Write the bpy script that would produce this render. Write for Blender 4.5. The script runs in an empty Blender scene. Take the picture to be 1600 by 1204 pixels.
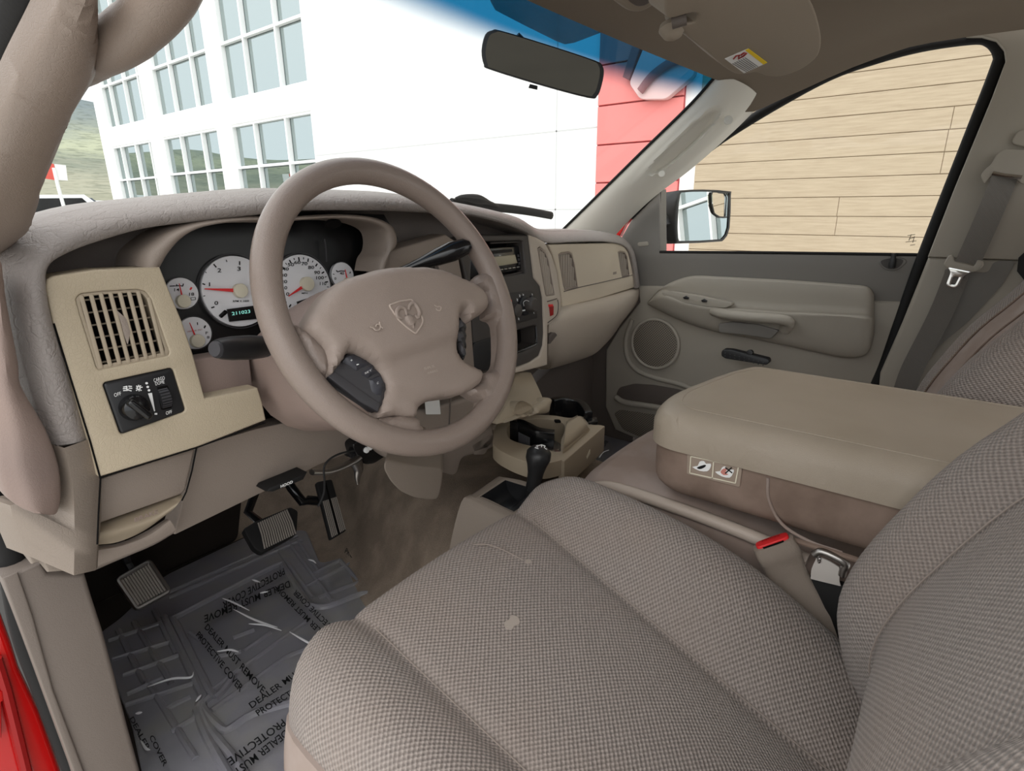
import bpy, bmesh, math, random
from mathutils import Vector, Matrix
V = Vector
random.seed(7)
SC = bpy.context.scene
COL = SC.collection

# ------------------------------------------------------------------ camera
EYE = V((-.495, -.565, .119))
YAW, PITCH, ROLL, FPX = math.radians(51.6), math.radians(17.3), math.radians(-.44), 895.0
FW = V((math.sin(YAW)*math.cos(PITCH), math.cos(YAW)*math.cos(PITCH), -math.sin(PITCH)))
_r = V((math.cos(YAW), -math.sin(YAW), 0)); _u = _r.cross(FW)
RT = math.cos(ROLL)*_r + math.sin(ROLL)*_u
UP = -math.sin(ROLL)*_r + math.cos(ROLL)*_u
cam = bpy.data.cameras.new('camera'); cam_o = bpy.data.objects.new('camera', cam); COL.objects.link(cam_o)
m = Matrix((RT, UP, -FW)).transposed().to_4x4(); m.translation = EYE
cam_o.matrix_world = m
cam.sensor_width = 36; cam.lens = FPX/1600*36; cam.clip_start = .02; cam.clip_end = 3000
SC.camera = cam_o

# ------------------------------------------------------------------ exposure, sky, sun
SC.view_settings.view_transform = 'Standard'; SC.view_settings.look = 'None'
SC.view_settings.gamma = 1; SC.view_settings.use_curve_mapping = False
SC.view_settings.exposure = 0.90
W = bpy.data.worlds.new('sky'); SC.world = W; W.use_nodes = True
nt = W.node_tree; bg = nt.nodes['Background']
tc = nt.nodes.new('ShaderNodeTexCoord'); sep = nt.nodes.new('ShaderNodeSeparateXYZ')
rmp = nt.nodes.new('ShaderNodeValToRGB')
nt.links.new(tc.outputs['Generated'], sep.inputs[0]); nt.links.new(sep.outputs['Z'], rmp.inputs[0])
rmp.color_ramp.elements[0].position = 0; rmp.color_ramp.elements[0].color = (.80, .84, .88, 1)
rmp.color_ramp.elements[1].position = .6; rmp.color_ramp.elements[1].color = (1, 1, 1, 1)
nt.links.new(rmp.outputs[0], bg.inputs[0]); bg.inputs[1].default_value = 1.0
sun = bpy.data.lights.new('sun', 'SUN'); sun.energy = .55; sun.angle = math.radians(70); sun.color = (1, .98, .95)
sun_o = bpy.data.objects.new('sun', sun); COL.objects.link(sun_o)
sun_o.rotation_euler = V((.62, .30, -.62)).to_track_quat('-Z', 'Y').to_euler()

# ------------------------------------------------------------------ points from directions
def ray(u, v): return FW + RT*((u-800)/FPX) - UP*((v-602)/FPX)
def pX(x, u, v): d = ray(u, v); return EYE + d*((x-EYE.x)/d.x)
def pY(y, u, v): d = ray(u, v); return EYE + d*((y-EYE.y)/d.y)
def pZ(z, u, v): d = ray(u, v); return EYE + d*((z-EYE.z)/d.z)
def pD(t, u, v): return EYE + ray(u, v)*t
class Plane:
    def __init__(s, p, n): s.p = V(p); s.n = V(n).normalized()
    def at(s, u, v, off=0):
        d = ray(u, v); q = s.p + s.n*off
        return EYE + d*((q-EYE).dot(s.n)/d.dot(s.n))
    def pts(s, uv, off=0): return [s.at(u, v, off) for u, v in uv]
def planeY(y0, k=0): return Plane((0, y0, 0), (0, -1, k))     # faces the cabin; k > 0 leans the top away
def Zm(ox, oy, s): return lambda *a: [(ox+x/s, oy+y/s) for x, y in a]
zA = Zm(0, 0, 3.2); zB = Zm(0, 330, 4); zC = Zm(0, 600, 4); zD = Zm(220, 330, 4); zE = Zm(400, 230, 3.81)
zF = Zm(400, 420, 3.81); zG = Zm(700, 340, 5); zH = Zm(560, 560, 3.636); zI = Zm(900, 330, 2.963)
zJ = Zm(700, 0, 2.581); zK = Zm(1300, 0, 2.007); zL = Zm(130, 700, 2.389); zM = Zm(900, 540, 2.286)
zN = Zm(430, 740, 2.595); zO = Zm(0, 830, 3.22); zQ = Zm(1000, 700, 2.388); zR = Zm(1040, 60, 3.077)
zS = Zm(130, 0, 3.647); zT = Zm(800, 0, 3.01); zU = Zm(560, 330, 4.459); zW = Zm(730, 430, 7.52)
zY = Zm(900, 0, 4); zAA = Zm(380, 680, 6.337); zAB = Zm(760, 580, 6.02); zAC = Zm(1380, 380, 4.63)
zAD = Zm(940, 480, 5.333); zAE = Zm(230, 370, 6.02)

# ------------------------------------------------------------------ materials
def lin(c): c /= 255; return c/12.92 if c <= .04045 else ((c+.055)/1.055)**2.4
def rgb(r, g, b, k=1):
    if max(r, g, b)-min(r, g, b) < 75:
        q = .3*r+.6*g+.1*b; r, g, b = (q+(c-q)*.78 for c in (r, g, b))
    return (lin(r)*k, lin(g)*k, lin(b)*k, 1)
class NT:
    def __init__(s, name):
        s.m = bpy.data.materials.new(name); s.m.use_nodes = True; s.t = s.m.node_tree
        s.b = s.t.nodes['Principled BSDF']
    def n(s, kind, **kw):
        x = s.t.nodes.new(kind)
        for k, v in kw.items():
            if k.startswith('i_'): x.inputs[k[2:].replace('_', ' ')].default_value = v
            else: setattr(x, k, v)
        return x
    def l(s, a, b): s.t.links.new(a, b)
    def math(s, op, a, b=None):
        x = s.n('ShaderNodeMath', operation=op)
        for i, q in enumerate((a, b)):
            if q is None: continue
            if isinstance(q, (int, float)): x.inputs[i].default_value = q
            else: s.l(q, x.inputs[i])
        return x.outputs[0]
    def mix(s, fac, a, b):
        x = s.n('ShaderNodeMix', data_type='RGBA')
        for sock, q in ((x.inputs[0], fac), (x.inputs[6], a), (x.inputs[7], b)):
            if isinstance(q, (int, float, tuple)): sock.default_value = q
            else: s.l(q, sock)
        return x.outputs[2]
    def bump(s, h, strength, dist=.002):
        b = s.n('ShaderNodeBump'); b.inputs['Strength'].default_value = strength; b.inputs['Distance'].default_value = dist
        s.l(h, b.inputs['Height']); s.l(b.outputs[0], s.b.inputs['Normal'])
def mat(name, c, rough=.5, spec=.4, metal=0, grain=None, var=None, coat=0):
    """grain = (scale, strength) fine bump; var = (scale, colour, amount) mottled second colour"""
    t = NT(name); t.b.inputs['Base Color'].default_value = c; t.b.inputs['Roughness'].default_value = rough
    t.b.inputs['Specular IOR Level'].default_value = spec; t.b.inputs['Metallic'].default_value = metal
    t.b.inputs['Coat Weight'].default_value = coat
    tcn = t.n('ShaderNodeTexCoord')
    if grain:
        v = t.n('ShaderNodeTexNoise'); v.inputs['Scale'].default_value = grain[0]; v.inputs['Detail'].default_value = 4
        t.l(tcn.outputs['Object'], v.inputs['Vector']); t.bump(v.outputs['Fac'], grain[1], .001)
    if var:
        v = t.n('ShaderNodeTexNoise'); v.inputs['Scale'].default_value = var[0]; v.inputs['Detail'].default_value = 5
        t.l(tcn.outputs['Object'], v.inputs['Vector'])
        mr = t.n('ShaderNodeMapRange'); mr.inputs[1].default_value = .4; mr.inputs[2].default_value = .65; mr.inputs[4].default_value = var[2]
        t.l(v.outputs['Fac'], mr.inputs[0]); t.l(t.mix(mr.outputs[0], c, var[1]), t.b.inputs['Base Color'])
    return t.m
def leather(name, c, scale=160, strength=.5, rough=.5, wrinkle=False, var=None):
    t = NT(name); t.b.inputs['Base Color'].default_value = c; t.b.inputs['Roughness'].default_value = rough
    t.b.inputs['Specular IOR Level'].default_value = .4
    tcn = t.n('ShaderNodeTexCoord'); v = t.n('ShaderNodeTexVoronoi'); v.feature = 'DISTANCE_TO_EDGE'; v.inputs['Scale'].default_value = scale
    nz = t.n('ShaderNodeTexNoise'); nz.inputs['Scale'].default_value = 30; nz.inputs['Detail'].default_value = 3
    t.l(tcn.outputs['Object'], nz.inputs['Vector'])
    ad = t.n('ShaderNodeVectorMath', operation='MULTIPLY_ADD'); ad.inputs[1].default_value = (.02,)*3
    t.l(nz.outputs['Color'], ad.inputs[0]); t.l(tcn.outputs['Object'], ad.inputs[2]); t.l(ad.outputs[0], v.inputs['Vector'])
    h = t.math('MINIMUM', v.outputs['Distance'], .12)
    if wrinkle:
        w = t.n('ShaderNodeTexVoronoi'); w.feature = 'DISTANCE_TO_EDGE'; w.inputs['Scale'].default_value = 38
        a2 = t.n('ShaderNodeVectorMath', operation='MULTIPLY_ADD'); a2.inputs[1].default_value = (.07,)*3
        t.l(nz.outputs['Color'], a2.inputs[0]); t.l(tcn.outputs['Object'], a2.inputs[2]); t.l(a2.outputs[0], w.inputs['Vector'])
        h = t.math('ADD', t.math('MULTIPLY', h, .4), t.math('MINIMUM', w.outputs['Distance'], .10))
    t.bump(h, strength, .006 if wrinkle else .002)
    if var:
        vn = t.n('ShaderNodeTexNoise'); vn.inputs['Scale'].default_value = var[0]; t.l(tcn.outputs['Object'], vn.inputs['Vector'])
        mr = t.n('ShaderNodeMapRange'); mr.inputs[1].default_value = .4; mr.inputs[2].default_value = .65; mr.inputs[4].default_value = var[2]
        t.l(vn.outputs['Fac'], mr.inputs[0]); t.l(t.mix(mr.outputs[0], c, var[1]), t.b.inputs['Base Color'])
    return t.m
def woven(name, c1, c2, cell=.0075, strength=.6, var=None, rough=.95):
    """staggered little ovals in UV metres"""
    t = NT(name); t.b.inputs['Roughness'].default_value = rough; t.b.inputs['Specular IOR Level'].default_value = .15
    t.b.inputs['Sheen Weight'].default_value = .15
    tcn = t.n('ShaderNodeTexCoord'); sp = t.n('ShaderNodeSeparateXYZ'); t.l(tcn.outputs['UV'], sp.inputs[0])
    cu = t.math('COSINE', t.math('MULTIPLY', sp.outputs['X'], math.pi/cell)); cv = t.math('COSINE', t.math('MULTIPLY', sp.outputs['Y'], math.pi/(cell*.8)))
    f = t.math('MULTIPLY', cu, cv)
    nz = t.n('ShaderNodeTexNoise'); nz.inputs['Scale'].default_value = 420; nz.inputs['Detail'].default_value = 2; t.l(tcn.outputs['Object'], nz.inputs['Vector'])
    f2 = t.math('ADD', f, t.math('MULTIPLY', t.math('SUBTRACT', nz.outputs['Fac'], .5), 1.6))
    mr = t.n('ShaderNodeMapRange'); mr.inputs[1].default_value = -.9; mr.inputs[2].default_value = 1.0
    t.l(f2, mr.inputs[0])
    colr = t.mix(mr.outputs[0], c1, c2)
    if var:
        vn = t.n('ShaderNodeTexNoise'); vn.inputs['Scale'].default_value = var[0]; vn.inputs['Detail'].default_value = 3; t.l(tcn.outputs['Object'], vn.inputs['Vector'])
        m2 = t.n('ShaderNodeMapRange'); m2.inputs[1].default_value = .42; m2.inputs[2].default_value = .7; m2.inputs[4].default_value = var[2]
        t.l(vn.outputs['Fac'], m2.inputs[0]); colr = t.mix(m2.outputs[0], colr, var[1])
    t.l(colr, t.b.inputs['Base Color'])
    t.bump(f2, strength, .0012)
    return t.m
def glass(name, tint=(1, 1, 1, 1), gloss=.06, rough=0.0, band=None):
    """thin clear pane: see-through with a weak mirror reflection; band = (z0, z1, colour) a tinted strip by height"""
    t = NT(name); t.t.nodes.remove(t.b); out = t.t.nodes['Material Output']
    tr = t.n('ShaderNodeBsdfTransparent'); gl = t.n('ShaderNodeBsdfGlossy'); gl.inputs['Roughness'].default_value = rough
    tr.inputs[0].default_value = tint
    if band:
        tcn = t.n('ShaderNodeTexCoord'); sp = t.n('ShaderNodeSeparateXYZ'); t.l(tcn.outputs['UV'], sp.inputs[0])
        mr = t.n('ShaderNodeMapRange'); mr.interpolation_type = 'SMOOTHSTEP'; mr.inputs[1].default_value = band[0]; mr.inputs[2].default_value = band[1]
        t.l(sp.outputs['Y'], mr.inputs[0]); t.l(t.mix(mr.outputs[0], tint, band[2]), tr.inputs[0])
    mx = t.n('ShaderNodeMixShader'); fr = t.n('ShaderNodeLayerWeight')
    t.l(t.math('ADD', t.math('MULTIPLY', t.math('POWER', fr.outputs['Facing'], 5), gloss*5), gloss), mx.inputs[0])
    t.l(tr.outputs[0], mx.inputs[1]); t.l(gl.outputs[0], mx.inputs[2]); t.l(mx.outputs[0], out.inputs[0])
    return t.m

# ------------------------------------------------------------------ objects
def root_of(o):
    while o.parent: o = o.parent
    return o
def thing(name, label, cat, loc, group=None):
    o = bpy.data.objects.new(name, None); COL.objects.link(o); o.location = loc; o.empty_display_size = .02
    o['label'] = label; o['category'] = cat
    if group: o['group'] = group
    return o
def tag(o, label, cat, group=None, kind=None):
    o['label'] = label; o['category'] = cat
    if group: o['group'] = group
    if kind: o['kind'] = kind
    return o
def obj(name, me, mt, parent=None, label=None, smooth=True, kind=None):
    """links a mesh given in world coordinates as one object; a child keeps its root's origin"""
    if isinstance(me, bmesh.types.BMesh):
        b = me; me = bpy.data.meshes.new(name); b.to_mesh(me); b.free()
    me.name = name
    if isinstance(mt, (list, tuple)):
        for q in mt: me.materials.append(q)
    else: me.materials.append(mt)
    o = bpy.data.objects.new(name, me); COL.objects.link(o)
    if parent is not None:
        L = root_of(parent).location
        me.transform(Matrix.Translation(-L)); o.parent = parent
    elif len(me.vertices):
        c = sum((v.co for v in me.vertices), V())/len(me.vertices); c.z = min(v.co.z for v in me.vertices)
        me.transform(Matrix.Translation(-c)); o.location = c
    if smooth:
        me.polygons.foreach_set('use_smooth', [True]*len(me.polygons))
        try: me.set_sharp_from_angle(angle=math.radians(42))
        except Exception: pass
    if label: o['label'] = label
    if kind: o['kind'] = kind
    return o
def struct(name, me, mt, parent=None, smooth=True): return obj(name, me, mt, parent, smooth=smooth, kind='structure')

# ------------------------------------------------------------------ curves and surfaces
def crv(p0, p1, p2, p3, t):
    return .5*((2*p1) + (p2-p0)*t + (2*p0-5*p1+4*p2-p3)*t*t + (3*p1-p0-3*p2+p3)*t**3)
def cr(pts, n, closed=False):
    pts = [V(p) for p in pts]; N = len(pts); out = []
    if n <= 1: return pts
    if N == 2 and not closed: return [pts[0].lerp(pts[1], i/n) for i in range(n+1)]
    for i in range(N if closed else N-1):
        if closed: a, b, c, d = (pts[(i+k-1) % N] for k in range(4))
        else:
            b, c = pts[i], pts[i+1]; a = pts[i-1] if i else 2*b-c; d = pts[i+2] if i+2 < N else 2*c-b
        for j in range(n): out.append(crv(a, b, c, d, j/n))
    if not closed: out.append(pts[-1])
    return out
def cr2(uv, n, closed=False): return [(p.x, p.y) for p in cr([V((u, v, 0)) for u, v in uv], n, closed)]
def grid(rows, nu=1, nv=1, cu=False, cv=False, thick=None):
    """rows of points -> smooth quad sheet with UVs in metres; thick = (vector) makes it a closed slab"""
    rows = [cr(r, nu, cu) for r in rows]
    cols = [cr([r[i] for r in rows], nv, cv) for i in range(len(rows[0]))]
    R = [[c[j] for c in cols] for j in range(len(cols[0]))]
    nr, nc = len(R), len(R[0]); bm = bmesh.new(); uvl = bm.loops.layers.uv.new('UVMap')
    vs = [[bm.verts.new(p) for p in r] for r in R]
    mr = nr//2; mc = nc//2
    U = [0]; 
    for i in range(1, nc+1): U.append(U[-1] + (R[mr][i % nc]-R[mr][i-1]).length)
    Vv = [0]
    for j in range(1, nr+1): Vv.append(Vv[-1] + (R[j % nr][mc]-R[j-1][mc]).length)
    for j in range(nr if cv else nr-1):
        for i in range(nc if cu else nc-1):
            i2, j2 = (i+1) % nc, (j+1) % nr
            try: f = bm.faces.new((vs[j][i], vs[j][i2], vs[j2][i2], vs[j2][i]))
            except ValueError: continue
            for lp, (a, b) in zip(f.loops, ((i, j), (i+1, j), (i+1, j+1), (i, j+1))): lp[uvl].uv = (U[a], Vv[b])
    if thick is not None:
        g = bmesh.ops.extrude_face_region(bm, geom=bm.faces[:])
        bmesh.ops.translate(bm, verts=[x for x in g['geom'] if isinstance(x, bmesh.types.BMVert)], vec=V(thick))
    bmesh.ops.remove_doubles(bm, verts=bm.verts, dist=1e-6)
    bmesh.ops.recalc_face_normals(bm, faces=bm.faces)
    return bm
def rc(pts, r, n=5):
    """round the corners of a closed outline (points in 3-D); r one radius or one per corner"""
    N = len(pts); out = []
    for i in range(N):
        a, b, c = V(pts[i-1]), V(pts[i]), V(pts[(i+1) % N]); q = r[i] if isinstance(r, (list, tuple)) else r
        la, lc = (a-b).length, (c-b).length; q = min(q, la*.48, lc*.48)
        if q <= 1e-5: out.append(b); continue
        p, s = b+(a-b)/la*q, b+(c-b)/lc*q
        for k in range(n+1):
            t = k/n; out.append((1-t)**2*p + 2*t*(1-t)*b + t*t*s)
    return out
def plate(outline, depth, holes=(), bevel=.0, seg=3, bm=None):
    """flat front outlined by points (any plane), pushed back by the vector depth; front rim bevelled"""
    own = bm is None; b = bmesh.new(); depth = V(depth); edges = []
    for lp in [outline]+list(holes):
        vs = [b.verts.new(p) for p in lp]
        for i in range(len(vs)): edges.append(b.edges.new((vs[i-1], vs[i])))
    if holes: bmesh.ops.triangle_fill(b, use_beauty=True, use_dissolve=False, edges=edges, normal=-depth.normalized())
    else: b.faces.new([e for e in b.verts])
    front = [e for e in b.edges if len(e.link_faces) == 1]
    g = bmesh.ops.extrude_face_region(b, geom=b.faces[:], use_keep_orig=True)
    bmesh.ops.translate(b, verts=[x for x in g['geom'] if isinstance(x, bmesh.types.BMVert)], vec=depth)
    bmesh.ops.recalc_face_normals(b, faces=b.faces)
    if bevel: 
        front = [e for e in front if e.is_valid and len(e.link_faces) >= 2]
        bmesh.ops.bevel(b, geom=front, offset=bevel, segments=seg, profile=.5, affect='EDGES', clamp_overlap=True)
    if own: return b
    merge(bm, b); return bm
def merge(dst, src):
    me = bpy.data.meshes.new('tmp'); src.to_mesh(me); src.free(); dst.from_mesh(me); bpy.data.meshes.remove(me); return dst
def tube(path, rad, n=12, closed=False, bm=None, caps=True, flat=1.0, upv=None):
    b = bm or bmesh.new(); path = [V(p) for p in path]; N = len(path); rings = []
    up = V(upv) if upv else V((0, 0, 1)); prev = None
    for i, p in enumerate(path):
        if closed: t = path[(i+1) % N]-path[i-1]
        else: t = path[min(i+1, N-1)]-path[max(i-1, 0)]
        t.normalize()
        a = (prev - t*prev.dot(t)) if prev else t.cross(up if abs(t.dot(up)) < .95 else V((0, 1, 0)) if abs(t.y) < .9 else V((1, 0, 0)))
        a.normalize(); prev = a; c = a.cross(t)
        q = rad[i] if isinstance(rad, (list, tuple)) else rad
        rings.append([b.verts.new(p + a*(q*math.cos(2*math.pi*k/n)) + c*(q*flat*math.sin(2*math.pi*k/n))) for k in range(n)])
    for i in range(N if closed else N-1):
        for k in range(n): b.faces.new((rings[i][k], rings[i][(k+1) % n], rings[(i+1) % N][(k+1) % n], rings[(i+1) % N][k]))
    if caps and not closed: b.faces.new(rings[0][::-1]); b.faces.new(rings[-1])
    if bm is None: bmesh.ops.recalc_face_normals(b, faces=b.faces)
    return b
def box(c, s, R=None, bevel=0, bm=None, seg=2):
    b = bmesh.new(); bmesh.ops.create_cube(b, size=1)
    bmesh.ops.scale(b, vec=V(s), verts=b.verts)
    if bevel: bmesh.ops.bevel(b, geom=b.edges[:], offset=bevel, segments=seg, profile=.5, affect='EDGES')
    M = (R.to_4x4() if R else Matrix.Identity(4)); M = Matrix.Translation(V(c)) @ M
    b.transform(M)
    if bm is None: return b
    return merge(bm, b)
def frame_of(n, up=(0, 0, 1)):
    n = V(n).normalized(); x = V(up).cross(n).normalized(); y = n.cross(x); return Matrix((x, y, n)).transposed()
def disc(c, n, r, depth, seg=40, bevel=0, up=(0, 0, 1), sx=1):
    """round plug facing n"""
    R = frame_of(n, up)
    o = [V(c) + R @ V((r*sx*math.cos(2*math.pi*k/seg), r*math.sin(2*math.pi*k/seg), 0)) for k in range(seg)]
    return plate(o, -V(n).normalized()*depth, bevel=bevel)
def lathe(prof, c, axis, n=32, up=(0, 0, 1), sx=1.0):
    """prof = [(radius, height along axis)]"""
    R = frame_of(axis, up); b = bmesh.new(); rings = []
    for r, h in prof:
        rings.append([b.verts.new(V(c) + R @ V((max(r, 1e-5)*sx*math.cos(2*math.pi*k/n), max(r, 1e-5)*math.sin(2*math.pi*k/n), h))) for k in range(n)])
    for a, d in zip(rings, rings[1:]):
        for k in range(n): b.faces.new((a[k], a[(k+1) % n], d[(k+1) % n], d[k]))
    b.faces.new(rings[0][::-1]); b.faces.new(rings[-1])
    bmesh.ops.recalc_face_normals(b, faces=b.faces); return b
def text_bm(s, o, xv, yv, thick=.0004, bold=0.0, align='CENTER'):
    """lettering: the whole word is |xv| wide along xv from o and its capitals |yv| high along yv"""
    cu = bpy.data.curves.new('lettering', 'FONT'); cu.body = s; cu.size = 1; cu.offset = bold; cu.resolution_u = 3
    t = bpy.data.objects.new('lettering', cu); COL.objects.link(t); bpy.context.view_layer.update()
    me = bpy.data.meshes.new_from_object(t.evaluated_get(bpy.context.evaluated_depsgraph_get()))
    bpy.data.objects.remove(t); bpy.data.curves.remove(cu)
    xs = [v.co.x for v in me.vertices]; ys = [v.co.y for v in me.vertices]
    x0, x1, y0, y1 = min(xs), max(xs), min(ys), max(ys)
    o, xv, yv = V(o), V(xv), V(yv); n = xv.cross(yv).normalized()
    for v in me.vertices:
        v.co = o + xv*((v.co.x-x0)/(x1-x0)) + yv*((v.co.y-y0)/(y1-y0)) + n*thick
    b = bmesh.new(); b.from_mesh(me); bpy.data.meshes.remove(me)
    return b
def words_on(pl, items, off=.0006, bold=0.01):
    """items: (text, (u0,v0) baseline start, (u1,v1) baseline end, (u2,v2) top of the first letter)"""
    b = bmesh.new()
    for s, a, c, d in items:
        o = pl.at(*a, off); merge(b, text_bm(s, o, pl.at(*c, off)-o, pl.at(*d, off)-o, bold=bold))
    return b
def strip(a, c, w, n, bm=None, h=.0004):
    """thin bar from a to c, width w, lying on a surface with normal n"""
    b = bm or bmesh.new(); a, c, n = V(a), V(c), V(n).normalized(); s = (c-a).cross(n).normalized()*(w/2)
    q = [a-s, a+s, c+s, c-s]; lo = [b.verts.new(p) for p in q]; hi = [b.verts.new(p+n*h) for p in q]
    b.faces.new(hi); b.faces.new(lo[::-1])
    for i in range(4): b.faces.new((lo[i-1], lo[i], hi[i], hi[i-1]))
    if bm is None: bmesh.ops.recalc_face_normals(b, faces=b.faces)
    return b
def pillow(O, R, o, lift, edge, drop, step=.006):
    """closed pad over a flat outline O (3-D points); R = (x, y, normal) axes about o; rounded off towards its rim"""
    ax_, ay_, an_ = R; O = [V(p)-V(o) for p in O]
    P2 = [(p.dot(ax_), p.dot(ay_)) for p in O]; base = sum(p.dot(an_) for p in O)/len(O)
    bm = bmesh.new(); vs = [bm.verts.new((x, y, 0)) for x, y in P2]
    es = [bm.edges.new((vs[i-1], vs[i])) for i in range(len(vs))]
    def edist(x, y):
        m_ = 9
        for i in range(len(P2)):
            ax, ay = P2[i-1]; bx, by = P2[i]; dx, dy = bx-ax, by-ay; L = dx*dx+dy*dy or 1e-9
            t_ = max(0, min(1, ((x-ax)*dx+(y-ay)*dy)/L)); m_ = min(m_, math.hypot(ax+dx*t_-x, ay+dy*t_-y))
        return m_
    bmesh.ops.triangle_fill(bm, use_beauty=True, edges=es)
    xs_ = [p[0] for p in P2]; ys_ = [p[1] for p in P2]
    for lo, hi, no in ((min(xs_), max(xs_), (1, 0, 0)), (min(ys_), max(ys_), (0, 1, 0))):
        x = lo+step
        while x < hi:
            bmesh.ops.bisect_plane(bm, geom=bm.verts[:]+bm.edges[:]+bm.faces[:], plane_co=V(no)*x, plane_no=no, dist=1e-6); x += step
    uvl = bm.loops.layers.uv.new('UVMap')
    for f in bm.faces:
        for lp in f.loops: lp[uvl].uv = (lp.vert.co.x, lp.vert.co.y)
    bmesh.ops.recalc_face_normals(bm, faces=bm.faces)
    g = bmesh.ops.extrude_face_region(bm, geom=bm.faces[:], use_keep_orig=True)
    lowset = set(v for v in g['geom'] if isinstance(v, bmesh.types.BMVert))
    for v in bm.verts:
        x, y = v.co.x, v.co.y
        if v in lowset: h = base-drop
        else:
            s = min(1, edist(x, y)/edge); h = base + (lift(x, y) if callable(lift) else lift)*math.sqrt(max(0, 1-(1-s)**2))
        v.co = V(o) + ax_*x + ay_*y + an_*h
    bmesh.ops.recalc_face_normals(bm, faces=bm.faces)
    return bm
# ================================================================== palette
M = {}
M['pad'] = leather('grained_grey_vinyl', rgb(150, 140, 134), 230, .8, .5, wrinkle=True)
M['taupe'] = leather('taupe_plastic', rgb(150, 134, 121), 300, .45, .5)
M['taupe_dk'] = leather('dark_taupe_plastic', rgb(98, 87, 80), 300, .4, .6)
M['tan'] = leather('tan_plastic', rgb(186, 168, 138), 260, .6, .45)
M['tan_light'] = leather('pale_tan_plastic', rgb(216, 199, 173), 300, .4, .5)
M['bin'] = leather('pale_taupe_plastic', rgb(190, 174, 155), 300, .4, .5)
M['kick'] = leather('shaded_taupe_plastic', rgb(124, 111, 101), 300, .4, .5)  # the taupe plastic again, darkened to paint the kick panel's shade
M['tan_smooth'] = mat('smooth_tan_plastic', rgb(166, 148, 122), .5, .4, grain=(500, .12))
M['mauve'] = leather('mauve_plastic', rgb(134, 114, 106), 300, .4, .5, var=(6, rgb(170, 142, 128), .6))
M['beige'] = leather('beige_plastic', rgb(142, 127, 113), 300, .5, .5)
M['wheel'] = leather('taupe_wheel_leather', rgb(142, 124, 113), 330, .5, .28)
M['airbag'] = leather('airbag_cover_vinyl', rgb(158, 139, 127), 420, .4, .45)
M['doorgrey'] = leather('grey_door_plastic', rgb(124, 119, 112), 330, .18, .55)
M['door'] = leather('olive_taupe_plastic', rgb(166, 157, 142), 330, .18, .5)
M['stack'] = mat('charcoal_taupe_plastic', rgb(72, 66, 62), .5, .4, grain=(600, .1))
M['headliner'] = mat('headliner_cloth', rgb(130, 116, 100), .95, .1, grain=(900, .3))
M['visor'] = mat('visor_vinyl', rgb(150, 135, 117), .7, .3, grain=(700, .2))
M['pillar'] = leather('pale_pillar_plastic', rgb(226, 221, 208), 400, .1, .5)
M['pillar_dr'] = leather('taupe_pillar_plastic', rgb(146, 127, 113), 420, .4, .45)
M['bpillar'] = leather('olive_pillar_plastic', rgb(168, 158, 142), 400, .12, .5)
M['black'] = mat('black_plastic', rgb(34, 34, 36), .42, .45)
M['black_soft'] = mat('matt_black_plastic', rgb(28, 27, 27), .65, .35)
M['gloss'] = mat('glossy_black_plastic', rgb(20, 20, 22), .18, .5)
M['rubber'] = mat('black_rubber', rgb(30, 29, 29), .7, .3, grain=(300, .2))
M['hole'] = mat('dark_recess', rgb(18, 16, 15), .9, .1)
M['charcoal'] = mat('charcoal_plastic', rgb(66, 64, 68), .45, .4)
M['chrome'] = mat('chrome', rgb(225, 225, 225), .12, .5, metal=1)
M['steel'] = mat('brushed_steel', rgb(165, 160, 155), .35, .5, metal=1)
M['white'] = mat('white_print', rgb(238, 238, 236), .6, .2)
M['ink'] = mat('black_print', rgb(22, 22, 24), .7, .2)
M['red'] = mat('red_plastic', rgb(225, 45, 48), .4, .4)
M['darkred'] = mat('dark_red_plastic', rgb(150, 22, 22), .4, .4)
M['paint'] = mat('red_car_paint', rgb(190, 8, 8), .25, .5, coat=.6)
M['dial'] = mat('silver_white_dial', rgb(236, 236, 240), .5, .3)
M['ivory'] = mat('ivory_plastic', rgb(226, 217, 190), .5, .3)
M['yellow'] = mat('yellow_print', rgb(240, 205, 40), .6, .2)
M['emboss'] = mat('embossed_vinyl', rgb(186, 166, 152), .4, .4)

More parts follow.
